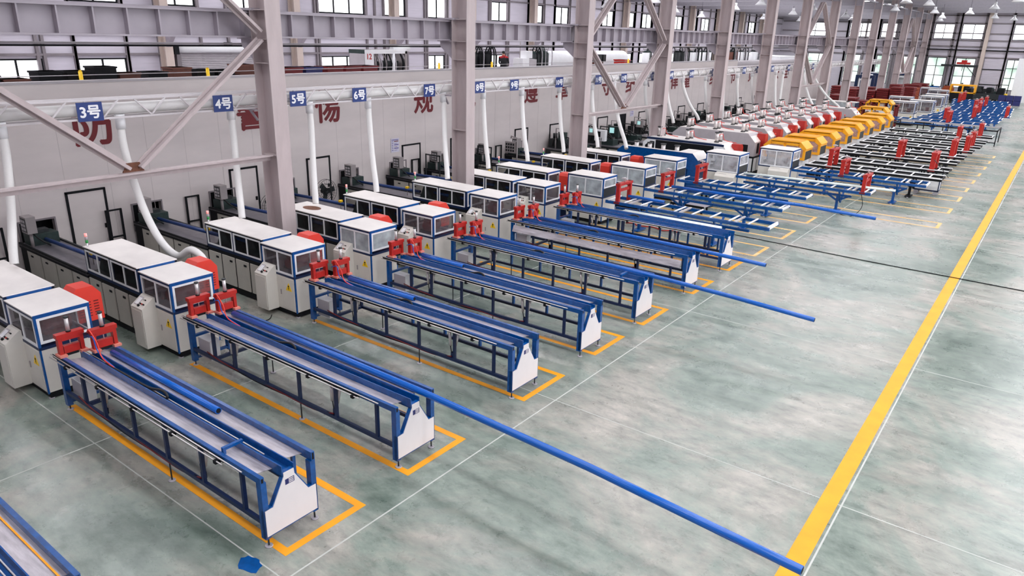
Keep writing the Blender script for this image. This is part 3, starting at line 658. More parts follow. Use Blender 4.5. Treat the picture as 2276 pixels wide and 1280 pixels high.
C8.location = (-12.45, 22.1, 0)
dup(C8, (-12.3, 25.0, 0), 'larger cutting machine with frosted cabin in the ninth row, beside a tall red gate')
dup(C8, (-12.2, 27.6, 0), 'larger cutting machine with frosted cabin in the tenth row, in front of the blue hood')
C11 = make_cutter('white cutting machine with clear square cabin between the blue hood and the ladder tables', 1.5, 1.1, 1.78, GLASSP, False, 'block', 'square clear cabins'); C11.location = (-10.6, 30.35, 0)
dup(C11, (-9.3, 33.45, 0), 'white cutting machine with clear square cabin just before the yellow cabins')
# ------------------------------------------------------------------ haul-off machines with long windowed covers
def make_haul(label, L=2.38, D=.85, H=1.66):
    t = thing('haul_off_machine', label, 'haul-off machine', (0, 0, 0), 'haul-off machines with long windowed covers')
    s = MB(); s.box(-L, 0, .02, D-.02, .16, 1.06, BLACK); s.box(-L+.05, -.05, .05, D-.05, .02, .16, BLACK); s.build('base', t)
    n = 4; w = L/n
    for k in range(n):
        d = MB().box(-L+k*w+.035, -L+(k+1)*w-.035, -.002, .02, .2, .96, CREAMD).build('door', t)
        MB().box(-L+k*w+w*.62, -L+k*w+w*.8, -.012, -.002, .83, .88, BLACK).build('latch', d)
    s = MB()
    for x in (-L, -L/2-.03, -.06):
        for y in (0, D-.05): s.box(x, x+.06, y, y+.05, 1.06, H, NAVY)
    s.box(-L, 0, 0, .05, 1.06, 1.14, NAVY); s.box(-L, 0, D-.05, D, 1.06, 1.14, NAVY); s.box(-L, 0, 0, .04, H-.04, H, BLACK); s.box(-.04, .0, 0, D, H-.06, H, BLUE); s.box(-L, 0, D-.04, D, H-.04, H, BLACK); s.box(-.05, 0, 0, D, 1.06, 1.14, NAVY)
    s.build('cover_frame', t)
    MB().box(-L-.01, .0, -.01, D+.01, H, H+.02, ROOFW).build('roof', t)
    for a in (-L+.06, -L/2+.03):
        windowed(t, 'side_window', 'y', .0, a, a+L/2-.09, 1.14, H-.04, GLASSD, (a+(L/2-.09)/2,), .035, WHITE)
    windowed(t, 'end_window', 'x', .0, .05, D-.05, 1.16, H-.06, GLASSC, (), .05)
    s = MB(); s.box(-L+.1, -.1, .1, D-.1, 1.06, 1.12, DARK); s.box(-L+.05, -.1, D-.12, D-.06, 1.14, H-.04, DARK)
    for x in (-L*.82, -L*.32): s.prism([(x-.28, 1.12), (x+.3, 1.12), (x+.08, 1.5), (x-.1, 1.5)], 'y', .2, D-.2, GREEND)
    s.cyl((-L+.1, .42, 1.3), (-.1, .42, 1.3), .055, BLUE, 10); s.build('drive_unit', t)
    s = MB(); s.cyl((-L+.08, .06, H+.02), (-L+.08, .06, H+.1), .02, WHITE, 8); st = s.build('signal_tower', t)
    for k, M in enumerate((LEDG, GREY, LEDR)): MB().cyl((-L+.08, .06, H+.1+k*.075), (-L+.08, .06, H+.17+k*.075), .03, M, 10).build('beacon', st)
    return t
H0 = make_haul('haul-off machine of the first row, its long cover cut off by the left picture edge')
hau = {2: 'haul-off machine of the second row, white hose running onto its cover', 3: 'haul-off machine of the third row, just before the nearest steel column', 4: 'haul-off machine of the fourth row, oval grease stain on its cover',
       5: 'haul-off machine of the fifth row, long cover right of the wire fan', 6: 'haul-off machine of the sixth row, in front of the second tall column', 7: 'haul-off machine of the seventh row, partly behind the second tall column',
       8: 'haul-off machine of the eighth row, red vented box at its right end', 9: 'haul-off machine of the ninth row, red vented box at its right end', 10: 'haul-off machine of the tenth row, behind the third tall column'}
HY = {1: 4.3, 2: 6.66, 3: 9.6, 4: 12.0, 5: 14.2, 6: 17.15, 7: 19.55, 8: 21.7, 9: 24.7, 10: 27.2}
H0.location = (-14.65, HY[1], 0)
for k in range(2, 11): dup(H0, (-14.5 if k < 4 else -14.58, HY[k], 0), hau[k])
s = MB(); s.cyl((0, 0, 0), (0, 0, .002), .32, RUST, 24); o = s.build('stain', None); o.scale = (1, .6, 1); o.parent = None
tag(o, 'oval grease stain on the cover of the fourth haul-off machine', 'stain'); o.location = (-16.2, 12.42, 1.681)
for k in (8, 9, 10):
    t = thing('motor_box', 'orange red vented motor box at the end of the %s long cover' % ORD[k-1], 'motor box', (-14.4, HY[k]+.5, 0), 'orange red motor boxes')
    s = MB(); s.prism([(0, .98), (.5, .98), (.5, 1.42), (.38, 1.62), (.06, 1.62), (0, 1.52)], 'x', 0, .4, REDORANGE); s.build('motor_hood', t)
    s = MB()
    for q in range(5):
        for c in range(3): s.box(.4, .405, .06+c*.14, .15+c*.14, 1.06+q*.06, 1.085+q*.06, DRED)
    s.build('louvre_slots', t); MB().box(.03, .37, .03, .47, 0, .98, NAVY).build('motor_base', t)
# ------------------------------------------------------------------ calibration benches along the partition
def make_bench(label, L=3.75, D=.85):
    t = thing('calibration_bench', label, 'calibration bench', (0, 0, 0), 'calibration benches by the partition')
    s = MB(); s.box(-L, 0, .02, D-.02, .12, .98, BLACK); s.box(-L+.1, -.1, .05, D-.05, .02, .12, BLACK); s.build('body', t)
    n = 4; w = (L-.4)/n
    for k in range(n):
        d = MB().box(-L+.4+k*w+.03, -L+.4+(k+1)*w-.03, -.002, .02, .16, .92, CREAMD).build('door', t)
        MB().box(-L+.4+k*w+w*.3, -L+.4+k*w+w*.45, -.012, -.002, .8, .84, BLACK).build('latch', d)
    s = MB(); s.box(-L, 0, -.01, D+.01, .98, 1.02, TOPST); s.box(-L, 0, -.01, .03, .93, 1.06, BLACK); s.box(-L, 0, D-.04, D+.01, 1.02, 1.06, DARK); s.build('worktop', t)
    s = MB(); s.box(-L+.1, -L+.55, .1, D-.1, 1.02, 1.3, GREEND); s.box(-L+.15, -L+.4, .2, .6, 1.3, 1.38, DARK); s.tube([(-L+.3, .2, 1.3), (-L+.5, .1, 1.45), (-L+.8, .2, 1.25), (-L+.9, .4, 1.06)], .02, RUBBER, 6, 5); s.build('forming_die', t)
    s = MB(); s.cyl((-L+.6, .1, 1.02), (-L+.6, .1, 1.4), .04, GREYBOX, 8); p = s.build('post', t)
    c = MB().box(-L+.42, -L+.78, -.02, .2, 1.4, 1.82, GREYBOX).build('control_box', t)
    s = MB(); s.box(-L+.46, -L+.74, -.026, -.02, 1.44, 1.78, DARK)
    for r in range(3):
        for q in range(2): s.box(-L+.48+q*.13, -L+.58+q*.13, -.03, -.026, 1.47+r*.1, 1.54+r*.1, GREY)
    s.build('control_panel', c)
    s = MB(); s.cyl((-.62, .42, 1.02), (-.62, .42, 1.3), .012, GREYBOX, 6); s.cyl((-.68, .42, 1.28), (-.56, .42, 1.28), .045, SIGNY, 8); s.box(-.66, -.58, .36, .48, 1.3, 1.33, SIGNY); s.build('guide_valve', t)
    s = MB(); s.cyl((-L+.6, .42, 1.16), (0, .42, 1.24), .05, PIPEB, 12); s.build('drawn_pipe', t)
    s = MB()
    for y in (-.75, -.35): s.box(-L+.0, -L+.05, y, y+.05, 0, 1.5, BLACK)
    s.box(-L, -L+.05, -.75, -.3, 1.46, 1.5, BLACK); s.box(-L, -L+.05, -.75, -.3, .7, .74, BLACK); s.build('guard_frame', t)
    return t
B0 = make_bench('calibration bench of the first row along the left picture edge')
bl = {2: 'calibration bench of the second row, right of the hose falling at the left edge', 3: 'calibration bench of the third row, its cabinet door hanging open under the hose', 4: 'calibration bench of the fourth row, beside the wire fan behind the nearest column',
      5: 'calibration bench of the fifth row, right of the door with the wire fan', 6: 'calibration bench of the sixth row, below the paper notice', 7: 'calibration bench of the seventh row, behind the second tall column',
      8: 'calibration bench of the eighth row, grey control box standing on it', 9: 'calibration bench of the ninth row, dark machinery at its wall end', 10: 'calibration bench of the tenth row, panel of push buttons beside it'}
B0.location = (-17.05, HY[1], 0)
for k in range(2, 11): dup(B0, (-16.9 if k < 4 else -17., HY[k], 0), bl[k], ('guard_frame',) if k in (5, 6, 7) else ())
# ------------------------------------------------------------------ loose blue pipes lying on the tables
def pipe(label, pts, r, M=BRIGHT, dark_bore=True):
    s = MB(); s.tube(pts, r, M, 14)
    a, b = Vector(pts[-2]), Vector(pts[-1]); d = (b-a).normalized()
    if dark_bore: s.cyl(b, b+d*.002, r*.78, BLACK, 14)  # black disc paints the shaded bore on a solid end
    tag(s.build('plastic_pipe'), label, 'pipe', 'blue plastic pipes')
pipe('blue pipe ending in the far tray of the first table', [(-12.2, TY[1]+.65, 1.055), (-11, TY[1]+.65, 1.055), (-9.0, TY[1]+.65, 1.055)], .05)
pipe('long blue pipe from the second table jutting far across the aisle to the yellow line', [(-12.2, TY[2]+.63, 1.075), (-9, TY[2]+.63, 1.075), (-7.05, TY[2]+.63, 1.06), (-4, TY[2]+.58, 1.0), (-1.21, TY[2]+.48, .9)], .055)
pipe('blue pipe ending midway along the third table', [(-12.2, TY[3]+.65, 1.055), (-11.2, TY[3]+.65, 1.055), (-10.15, TY[3]+.66, 1.055)], .05)
pipe('blue pipe ending near the head of the fourth table', [(-12.2, TY[4]+.65, 1.055), (-11.8, TY[4]+.65, 1.055), (-10.85, TY[4]+.66, 1.055)], .045)
pipe('blue pipe from the fifth table sticking out over the open floor', [(-12.2, TY[5]+.65, 1.07), (-9, TY[5]+.65, 1.07), (-7.05, TY[5]+.64, 1.05), (-5, TY[5]+.65, .99), (-3.25, TY[5]+.66, .9)], .05)
pipe('blue pipe from the sixth table sticking out before the seventh table', [(-12.2, TY[6]+.7, 1.07), (-9, TY[6]+.7, 1.07), (-7.05, TY[6]+.72, 1.05), (-5.25, TY[6]+.76, 1.0)], .05)
# ------------------------------------------------------------------ ladder shaped discharge tables
def gate_part(parent, x, y0, y1, tall=.62, wide=.12, zb=1.03):
    s = MB(); h = zb+tall
    wide *= 1.3; s.box(x-wide/2, x+wide/2, y0, y0+.1, zb-.1, h, RED); s.box(x-wide/2, x+wide/2, y1-.1, y1, zb-.1, h, RED); s.box(x-.03, x+.03, y0+.1, y1-.1, h-.3, h-.2, RED); s.box(x-wide/2-.02, x+wide/2+.02, y0-.02, y1+.02, h-.08, h, RED)
    s.box(x-wide/2-.04, x+wide/2+.04, y0-.04, y0+.1, zb-.1, zb-.04, DRED)
    g = s.build('clamp_gate', parent)
    ym = (y0+y1)/2; s = MB(); s.cyl((x, ym, h), (x, ym, h+.16), .03, CHROME, 10); s.box(x-.1, x+.1, ym-.06, ym+.06, h+.1, h+.14, GREY); s.cyl((x, ym, h-.08), (x, ym, h-.3), .012, CHROME, 6); s.build('air_cylinder', g)
def make_ladder(label, L, D, M, pitch=.56, strip=None, gates=(), legs=(), Z=1.0, bars='pair', plates=False, group='ladder shaped discharge tables', cat='discharge table'):
    t = thing('ladder_table', label, cat, (0, 0, 0), group)
    for a, b in ((0, .07), (D-.07, D)):
        s = MB(); s.box(-L, 0, a, b, Z-.1, Z, M)
        if strip: s.box(-L, .01, a-.012, b+.012, Z, Z+.03, strip)
        s.build('rail', t)
    n = int(L/pitch); k = 0
    for i in range(n+1):
        x = -L+.12+i*pitch
        if x > -.04: break
        MB().cyl((x, .03, Z+.01), (x, D-.03, Z+.01), .028, WHITE, 8).build('roller', t)
        k += 1
        if bars == 'pair' and i % 3 == 1: MB().box(x+.16, x+.22, .02, D-.02, Z-.02, Z+.03, CHROME).build('cross_bar', t)
    MB().box(-.05, 0, .07, D-.07, Z-.06, Z+.01, WHITE if M is BLUE else M).build('end_bar', t)
    if plates:
        for i in range(n):
            x = -L+.12+i*pitch
            MB().box(x+.05, x+pitch-.05, .08, D-.08, Z-.07, Z-.05, BLACK).build('plate', t)
    MB().box(-L+.2, -.75, D/2-.04, D/2+.04, Z-.36, Z-.28, M).build('spine_beam', t)
    for x in legs:
        s = MB(); s.box(x-.05, x+.05, D/2-.05, D/2+.05, .06, Z-.28, M)
        for dx in (-.45, .45): s.beam((x, D/2, Z-.55), (x+dx, D/2, Z-.3), .06, .07, M)
        for dy in (-1, 1): s.beam((x+.12, D/2, Z-.6), (x+.12, D/2+dy*(D/2-.05), Z-.1), .06, .06, M)
        s.box(x-.12, x+.12, D/2-.3, D/2+.3, 0.03, .07, M); s.build('leg', t)
        for dy in (-.27, .27): MB().cyl((x, D/2+dy, 0), (x, D/2+dy, .03), .05, STEEL, 10).build('foot', t)
    for x, tall, wide in gates: gate_part(t, x, .02, D-.02, tall, wide, Z+.03)
    return t
LAD = [(8, -6.45, 21.85, .95, 5.75, [(-5.3, .6, .1)], (-1.9, -4.6), 'blue ladder table of the eighth row, pale pipe rack in front of it'),
       (9, -6.97, 24.75, .95, 5.2, [(-4.5, .6, .1)], (-1.4, -3.9), 'blue ladder table of the ninth row, single red gate at its head'),
       (10, -6.92, 27.35, .95, 5.1, [(-4.3, .62, .1)], (-1.5, -3.8), 'blue ladder table of the tenth row, long blue pipe lying on it'),
       (11, -5.27, 30.0, 1.0, 5.3, [(-.3, .62, .1)], (-1.25, -4.), 'blue ladder table of the eleventh row, pale pipe and red gate on it'),
       (12, -3.87, 33.4, 1.1, 5.4, [(-3.3, .6, .12)], (-1.2, -4.), 'blue ladder table of the twelfth row, last blue one before the black tables')]
for r, xe, y, D, L, g, lg, lab in LAD:
    t = make_ladder(lab, L, D, BLUE, .62, None, g, lg); t.location = (xe, y, 0)
pipe('long blue pipe lying on the ninth row ladder table, free end over the floor', [(-11.3, 25.3, 1.1), (-9, 25.35, 1.1), (-6.5, 25.45, 1.095), (-4.2, 25.6, 1.0)], .055)
pipe('short blue pipe lying along the far rail of the eighth row ladder table', [(-11.7, 22.6, 1.095), (-10.9, 22.6, 1.095), (-10.3, 22.6, 1.095)], .05)
pipe('thin pale green pipe lying along the eleventh row ladder table', [(-10.3, 30.2, 1.1), (-8, 30.4, 1.1), (-4.55, 30.75, 1.09)], .045, PIPEG)
BLAD = [(13, -3.58, 35.4, [(-4.6, .75, .14)], 7.), (14, -3.64, 37.9, [(-.7, .75, .16)], 6.6), (15, -3.65, 40.8, [(-2.6, .8, .16)], 6.3), (16, -3.62, 43.4, [(-.6, .8, .16)], 6.3), (17, -3.55, 46.3, [(-.35, .75, .14)], 6.2), (18, -3.42, 48.9, [(-.5, .75, .14)], 6.2), (19, -3.4, 51.6, [(-1.5, .75, .14)], 6.2), (20, -3.32, 54.9, [(-.75, .75, .14)], 6.0)]
for i, (r, xe, y, g, L) in enumerate(BLAD):
    L = xe+9.25
    t = make_ladder('black ladder table with pale rail edges in the %s row, red gate on it' % ORD[r-1], L, 1.2, BLACK, .72, WHITE, g, (-1.2, -3.2, -5.2), 1.0, '', True, 'black ladder tables'); t.location = (xe, y, 0)
# pale pipe rack standing between the seventh and eighth tables
t = thing('pipe_rack', 'low blue rack of pale green pipes in front of the eighth row ladder table', 'pipe rack', (-9.6, 21.15, 0))
s = MB(); s.box(-2., 1.75, 0, .05, .62, .7, BLUE); s.box(-2., 1.75, .4, .45, .62, .7, BLUE); s.box(1.7, 1.75, 0, .45, .62, .76, BLUE); s.build('rack_frame', t)
for x in (-1.7, .2, 1.4):
    s = MB(); s.box(x, x+.07, .02, .09, .04, .62, NAVY); s.box(x, x+.07, .36, .43, .04, .62, NAVY); s.box(x, x+.07, 0, .5, 0, .05, BLUE); s.build('leg', t)
for x in (-.2, 1.2):
    s = MB(); s.cyl((x, .02, .76), (x, .43, .76), .04, BLACK, 10); s.box(x-.03, x+.03, -.02, .04, .68, .9, BLACK); s.build('roller_clamp', t)
for q in range(3):
    tag(MB().cyl((-11.2, 21.25+q*.11, .85), (-7.8, 21.25+q*.11, .85), .045, PIPEG, 10).build('plastic_pipe'), ['pale green pipe nearest the camera on the low rack', 'pale green pipe in the middle of the low rack', 'pale green pipe farthest back on the low rack'][q], 'pipe', 'pale green pipes on the low rack')
# ------------------------------------------------------------------ big hooded haul-off machines
def make_hood(label, L=4.4, D=1.2, H=2.05, zb=.95, top=GREY, face=None, red=True, band=False, solid=False, group='grey hooded haul-off machines'):
    t = thing('hooded_machine', label, 'haul-off machine', (0, 0, 0), group); face = face or top
    if not solid:
        s = MB(); s.box(-L, 0, .05, D-.05, .12, zb, BLACK); s.box(-L+.05, -.05, .1, D-.1, .02, .12, BLACK); s.build('base', t)
        n = 7
        for k in range(n): MB().box(-L+k*L/n+.05, -L+(k+1)*L/n-.05, .035, .05, .2, zb-.1, WHITE).build('door', t)
        for k in range(2): MB().box(0, .012, .12+k*(D-.2)/2, .04+(k+1)*(D-.2)/2, .2, zb-.1, WHITE).build('door', t)
    ch = .38 if not solid else .28
    pr = [(-L, zb), (0, zb), (0, H-ch*1.05), (-ch, H), (-L+ch, H), (-L, H-ch*.8)]
    if solid: pr = [(-L, .9), (-.45, .9), (-.45, .03), (0, .03), (0, H-ch), (-ch, H), (-L+ch, H), (-L, H-ch*.8)]
    s = MB()
    if solid:       # a front panel over the whole length and a full depth block at the right end
        s.prism(pr, 'y', 0, .22, face); s.prism([(-1.0, .03), (0, .03), (0, H-ch), (-ch, H), (-1.0, H)], 'y', .22, D, face)
        s.prism([(-1.0, H), (-ch, H), (-ch, H+.012), (-1.0, H+.012)], 'y', -.004, D+.004, ROOFW); s.prism([(-ch, H), (0, H-ch), (.01, H-ch+.008), (-ch, H+.012)], 'y', -.004, D+.004, ROOFW)
        s.prism([(-L+ch, H), (-1.0, H), (-1.0, H+.01), (-L+ch, H+.01)], 'y', 0, .22, ROOFW)
    else: s.prism(pr, 'y', 0, D, top)
    s.build('hood', t)
    if solid: MB().box(-L+.15, -1.0, .22, D-.1, 0, 1.3, DARK).build('drive_unit', t)
    if not solid:
        s = MB(); s.prism([(-.004-ch, H+.002), (.004, H-ch*1.05), (.004, H-ch*1.05-.03), (-ch, H-.03)], 'y', -.004, D+.004, ROOFW); s.box(-L+ch, -ch, 0, D, H, H+.01, ROOFW); s.build('roof_sheet', t)
    if band:
        s = MB(); s.box(-L+.7, -.75, -.012, 0, zb+.12, H-.14, BLACK); s.box(-L+ch*.6, -ch*.7, -.02, 0, H-.12, H-.02, NAVY)
        s.prism([(-.75, zb+.1), (-.08, zb+.1), (-.08, H-.42), (-.42, H-.13), (-.75, H-.13)], 'y', -.012, 0, WHITE); s.prism([(-.66, zb+.16), (-.16, zb+.16), (-.16, H-.44), (-.44, H-.22), (-.66, H-.22)], 'y', -.018, -.012, BLACK)
        s.prism([(-L+.72, zb+.1), (-L+.05, zb+.1), (-L+.05, H-.42), (-L+.4, H-.13), (-L+.72, H-.13)], 'y', -.012, 0, WHITE); s.prism([(-L+.64, zb+.16), (-L+.14, zb+.16), (-L+.14, H-.44), (-L+.42, H-.22), (-L+.64, H-.22)], 'y', -.018, -.012, BLACK)
        s.build('side_window', t)
    elif not solid:
        for x in (-.75, -1.6): MB().box(x, x+.42, -.012, 0, zb+.16, zb+.55, BLACK).build('side_window', t)
    MB().box(0, .012, D*.3, D*.55, zb+.12, H-ch*1.05-.08, BLACK).build('end_window', t)
    if red:
        s = MB(); s.prism([(D*.66, zb+.02), (D+.04, zb+.02), (D+.04, H-.2), (D*.9, H-.05), (D*.66, H-.05)], 'x', -.2, .22, RED); s.build('side_guard', t)
    for k in range(6 if not solid else 4):
        if solid: x, y, h = -L+.75+k*(L-2.0)/3, D*.4, .52
        else: x, y, h = -L+.7+(k//2)*(L-1.5)/2, D*(.3 if k % 2 == 0 else .66), .48 if band else .5
        s = MB(); air_cyl(s, x, y, 1.3 if solid else H+.01, h, .085 if not solid else .1, not band and not solid); s.build('air_cylinder', t)
    if not solid:
        s = MB()
        for k in range(3): x = -L+.7+k*(L-1.5)/2; s.tube([(x, D*.3, H+.3), (x+.2, D*.45, H+.4), (x+.3, D*.5, H+.12), (x+.9, D*.5, H+.04)], .015, REDORANGE, 6, 4)
        s.build('air_hose', t)
    return t
t = make_hood('blue hooded haul-off machine behind the tenth row cabin', 4.05, 1.2, 1.6, .9, ROOFW, BLUE, False, False, True, 'blue hooded machine'); t.location = (-12.5, 30.45, 0)
t = make_hood('white hooded haul-off machine with a blue edge, dark window band and red end', 4.5, 1.25, 1.72, .9, WHITE, WHITE, True, True, False, 'white hooded machine'); t.location = (-12.3, 33.55, 0)
G0 = make_hood('grey hooded haul-off machine with red end, nearest of the grey ones'); G0.location = (-11.9, 35.9, 0)
HGY = [35.9, 38.6, 41.2, 44.0, 46.8, 49.4, 52.1, 55.3]
for i, y in enumerate(HGY):
    if i and i < 7: dup(G0, (-12.0 if i < 3 else -12.3, y, 0), 'grey hooded haul-off machine with red end, %s of the grey row' % ORD[i])
t = make_hood('last grey hooded haul-off machine, two dark windows and no red end', 4.6, 1.2, 2.05, .95, GREY, GREY, False); t.location = (-11.55, 55.3, 0)
# ------------------------------------------------------------------ yellow cutting cabins
def make_cab(label, L=2.0, D=1.15, zb=1.05, H=1.85, openw=False):
    t = thing('yellow_cabin', label, 'cutting machine', (0, 0, 0), 'yellow cutting machine cabins')
    s = MB(); s.box(-L+.05, -.08, .08, D-.08, .12, zb, WHITE); s.box(-L+.1, -.12, .12, D-.12, 0.02, .12, BLACK); s.build('base', t)
    c = .3; pts = [(-L, zb), (0, zb), (0, H-c), (-c, H), (-L+c, H), (-L, H-c)]
    s = MB(); th = .05
    for (a, b) in ((2, 3), (3, 4), (4, 5)):
        p, q = pts[a], pts[b]; nx, nz = (p[1]-q[1]), -(p[0]-q[0]); l = math.hypot(nx, nz); nx, nz = nx/l*th, nz/l*th
        s.prism([p, q, (q[0]-nx, q[1]-nz), (p[0]-nx, p[1]-nz)], 'y', 0, D, YCAB)
    s.box(-.05, 0, 0, D, zb+.32, H-c, YCAB) if False else None
    s.build('roof', t)
    for y in (0, D-.05):
        s = MB(); s.box(-L, 0, y, y+.05, zb, zb+.12, YCAB); s.box(-L, -L+.12, y, y+.05, zb+.12, H-c, YCAB); s.box(-.12, 0, y, y+.05, zb+.12, H-c, YCAB)
        s.box(-L/2-.06, -L/2+.06, y, y+.05, zb+.12, H-.05, YCAB); s.box(-L+c, -c, y, y+.05, H-.16, H-.04, YCAB)
        s.prism([(-.12, H-c-.1), (0, H-c), (-c, H), (-c-.1, H-.12), (-.12, H-c-.02)], 'y', y, y+.05, YCAB); s.prism([(-L+.12, H-c-.1), (-L, H-c), (-L+c, H), (-L+c+.1, H-.12), (-L+.12, H-c-.02)], 'y', y, y+.05, YCAB)
        f = s.build('window_frame', t)
        if not openw: MB().prism([(-L+.06, zb+.1), (-.06, zb+.1), (-.06, H-c), (-c, H-.06), (-L+c, H-.06), (-L+.06, H-c)], 'y', y+.02, y+.028, GLASSK).build('pane', f)
    s = MB(); s.box(-.04, 0, .05, D-.05, zb+.42, H-c, YCAB); s.build('end_plate', t)
    MB().box(-.03, -.01, .05, D-.05, zb+.0, zb+.42, DARK).build('dust_curtain', t)
    s = MB(); s.box(-L+.3, -.5, .25, D-.3, zb, zb+.12, DARK); s.box(-L*.55, -L*.35, .3, D-.3, zb+.12, zb+.5, ROOFW); s.cyl((-L*.7, .25, zb+.3), (-L*.7, D-.3, zb+.3), .16, DRED, 14); s.build('saw_unit', t)
    s = MB(); s.cyl((-L+.3, D*.5, H), (-L+.3, D*.5, H+.2), .012, DARK, 6); s.cyl((-L+.3, D*.5, H+.2), (-L+.3, D*.5, H+.28), .03, REDORANGE, 8); s.build('beacon', t)
    return t
K0 = make_cab('yellow cutting cabin right behind the square white cabin, nearest of the yellow ones'); K0.location = (-9.45, 35.9, 0)
for i, y in enumerate((38.3, 41.1, 43.8, 46.7, 49.3, 52.2, 55.)):
    dup(K0, (-9.4 if i < 5 else -9.3, y, 0), '%s yellow cutting cabin of the slanting row, counted from the near one' % ORD[i+1])
t = make_cab('yellow cabin with open window holes behind the others', 2.1, 1.2, 1.15, 1.95, True); t.location = (-10.4, 59.5, 0)
t = make_cab('large yellow cabin with two see-through windows, standing apart at the far blue tables', 2.0, 1.2, 1.3, 2.05, True); t.location = (-11.3, 66.2, 0)
for i, (x, y) in enumerate(((-13.3, 66.2), (-11.2, 66.2))):
    s = MB(); s.box(-.1, .1, 0, .12, 0, 1.75, DRED); s.box(-.1, .1, .7, .82, 0, 1.75, DRED); s.box(-.12, .12, 0, .82, 1.65, 1.78, DRED)
    tag(s.build('red_gate', None, (x+.2*(1 if i else -1), y, 0)), 'dark red gate standing at the %s side of the lone yellow cabin' % ('aisle' if i else 'wall'), 'gate')
# dark benches behind the hooded machines
dk = []
for i, y in enumerate([30.5, 33.4]+HGY):
    L = 3.7 if i < 2 else 3.6
    t = thing('extruder_bench', 'dark extrusion bench by the partition behind the %s hooded machine' % ORD[i], 'extrusion bench', (-16.95, y, 0), 'dark extrusion benches')
    s = MB(); s.box(-L, 0, 0, .9, 0, .95, DARK); s.build('body', t)
    s = MB(); s.box(-L, 0, -.02, .92, .95, 1.0, TOPST if i < 3 else GREY); s.build('worktop', t)
    for k in range(4): MB().box(-L+.3+k*.85, -L+1.0+k*.85, -.012, 0, .2, .85, CREAMD).build('door', t)
    s = MB(); s.cyl((-L+.5, .1, 1.0), (-L+.5, .1, 1.5), .035, GREYBOX, 8); s.tube([(-L+.5, .1, 1.5), (-L+.5, .1, 2.0), (-L+.9, .1, 2.0)], .025, GREYBOX, 6); s.build('panel_arm', t)
    c = MB().box(-L+.7, -L+1.1, .0, .22, 1.45, 1.85, GREYBOX if i % 2 else GREEND).build('control_box', t)
    MB().box(-L+.76, -L+.95, -.008, 0, 1.6, 1.8, SCREEN if i in (1, 3) else BLACK).build('screen', c)
    s = MB(); s.box(-L+.05, -L+.9, .2, .8, 1.0, 1.45, DARK); s.cyl((-L+.2, .5, 1.45), (-L+.2, .5, 1.7), .12, DARK, 10); s.box(-L+1.4, -L+2.1, .2, .75, 1.0, 1.3, GREEND)
    random.seed(40+i)
    for q in range(5 if i != 1 else 14):
        a = random.uniform(-L+.2, -L+1.6); h = random.uniform(.3, .8 if i == 1 else .5)
        s.tube([(a, .2, 1.1), (a+.15, .1, 1.1+h), (a+.5, .2, 1.1+h*.9), (a+.7, .5, 1.05)], .03, RUBBER, 6, 4)
    s.build('die_head', t)
# posts/frames standing at the partition
for i, y in enumerate([21.3, 24.6, 32.6, 35.2, 37.4, 40.0, 43, 45.6, 48.2, 51, 54.2, 57.5, 60.5]):
    s = MB()
    for x in (0, .75): s.box(x, x+.04, 0, .04, 0, 1.75, DARK)
    s.box(0, .79, 0, .04, 1.7, 1.75, DARK); s.box(0, .79, 0, .04, .8, .84, DARK)
    tag(s.build('guard_frame', None, (-20.3, y, 0)), 'thin dark steel guard frame at the partition, %s from the near end' % ORD[i], 'guard frame', 'steel guard frames')
t = thing('button_panel', 'grey panel of push buttons on a bent pole beside the ninth bench', 'control panel', (-19.6, 26.6, 0))
MB().tube([(0, 0, 0), (0, 0, 1.95), (-.35, 0, 2.0), (-.35, 0, 1.9)], .035, GREYBOX, 8).build('pole', t)
c = MB().box(-.65, -.05, -.06, .06, 1.25, 1.75, GREYBOX).build('control_box', t)
s = MB()
for r in range(3):
    for q in range(4): s.box(-.6+q*.13, -.52+q*.13, -.07, -.06, 1.31+r*.14, 1.4+r*.14, BLACK)
s.build('button', c)
s = MB(); s.cyl((0, 0, 0), (0, 0, .03), .2, DARK, 14); s.build('foot', t)
# control cabinets near the third column
for i, (x, y, M) in enumerate(((-18.9, 32.9, WHITE), (-19.2, 34.85, GREEND))):
    t = thing('control_console', ['white control console with keypad behind the blue hooded machine', 'dark green control console with lit screen by the doorway'][i], 'control console', (x, y, 0))
    MB().box(-.04, .04, -.04, .04, 0, 1.3, GREYBOX).build('post', t)
    MB().box(-.3, .3, -.12, .12, 1.3, 1.85, M).build('control_box', t)
    MB().box(-.22, .05, -.13, -.12, 1.5, 1.78, SCREEN if i else BLACK).build('screen', t)
    s = MB()
    for r in range(3):
        for q in range(4): s.box(-.22+q*.1, -.16+q*.1, -.13, -.12, 1.33+r*.05, 1.36+r*.05, DARK)
    s.build('keypad', t); MB().cyl((0, 0, 0), (0, 0, .04), .2, DARK, 12).build('foot', t)
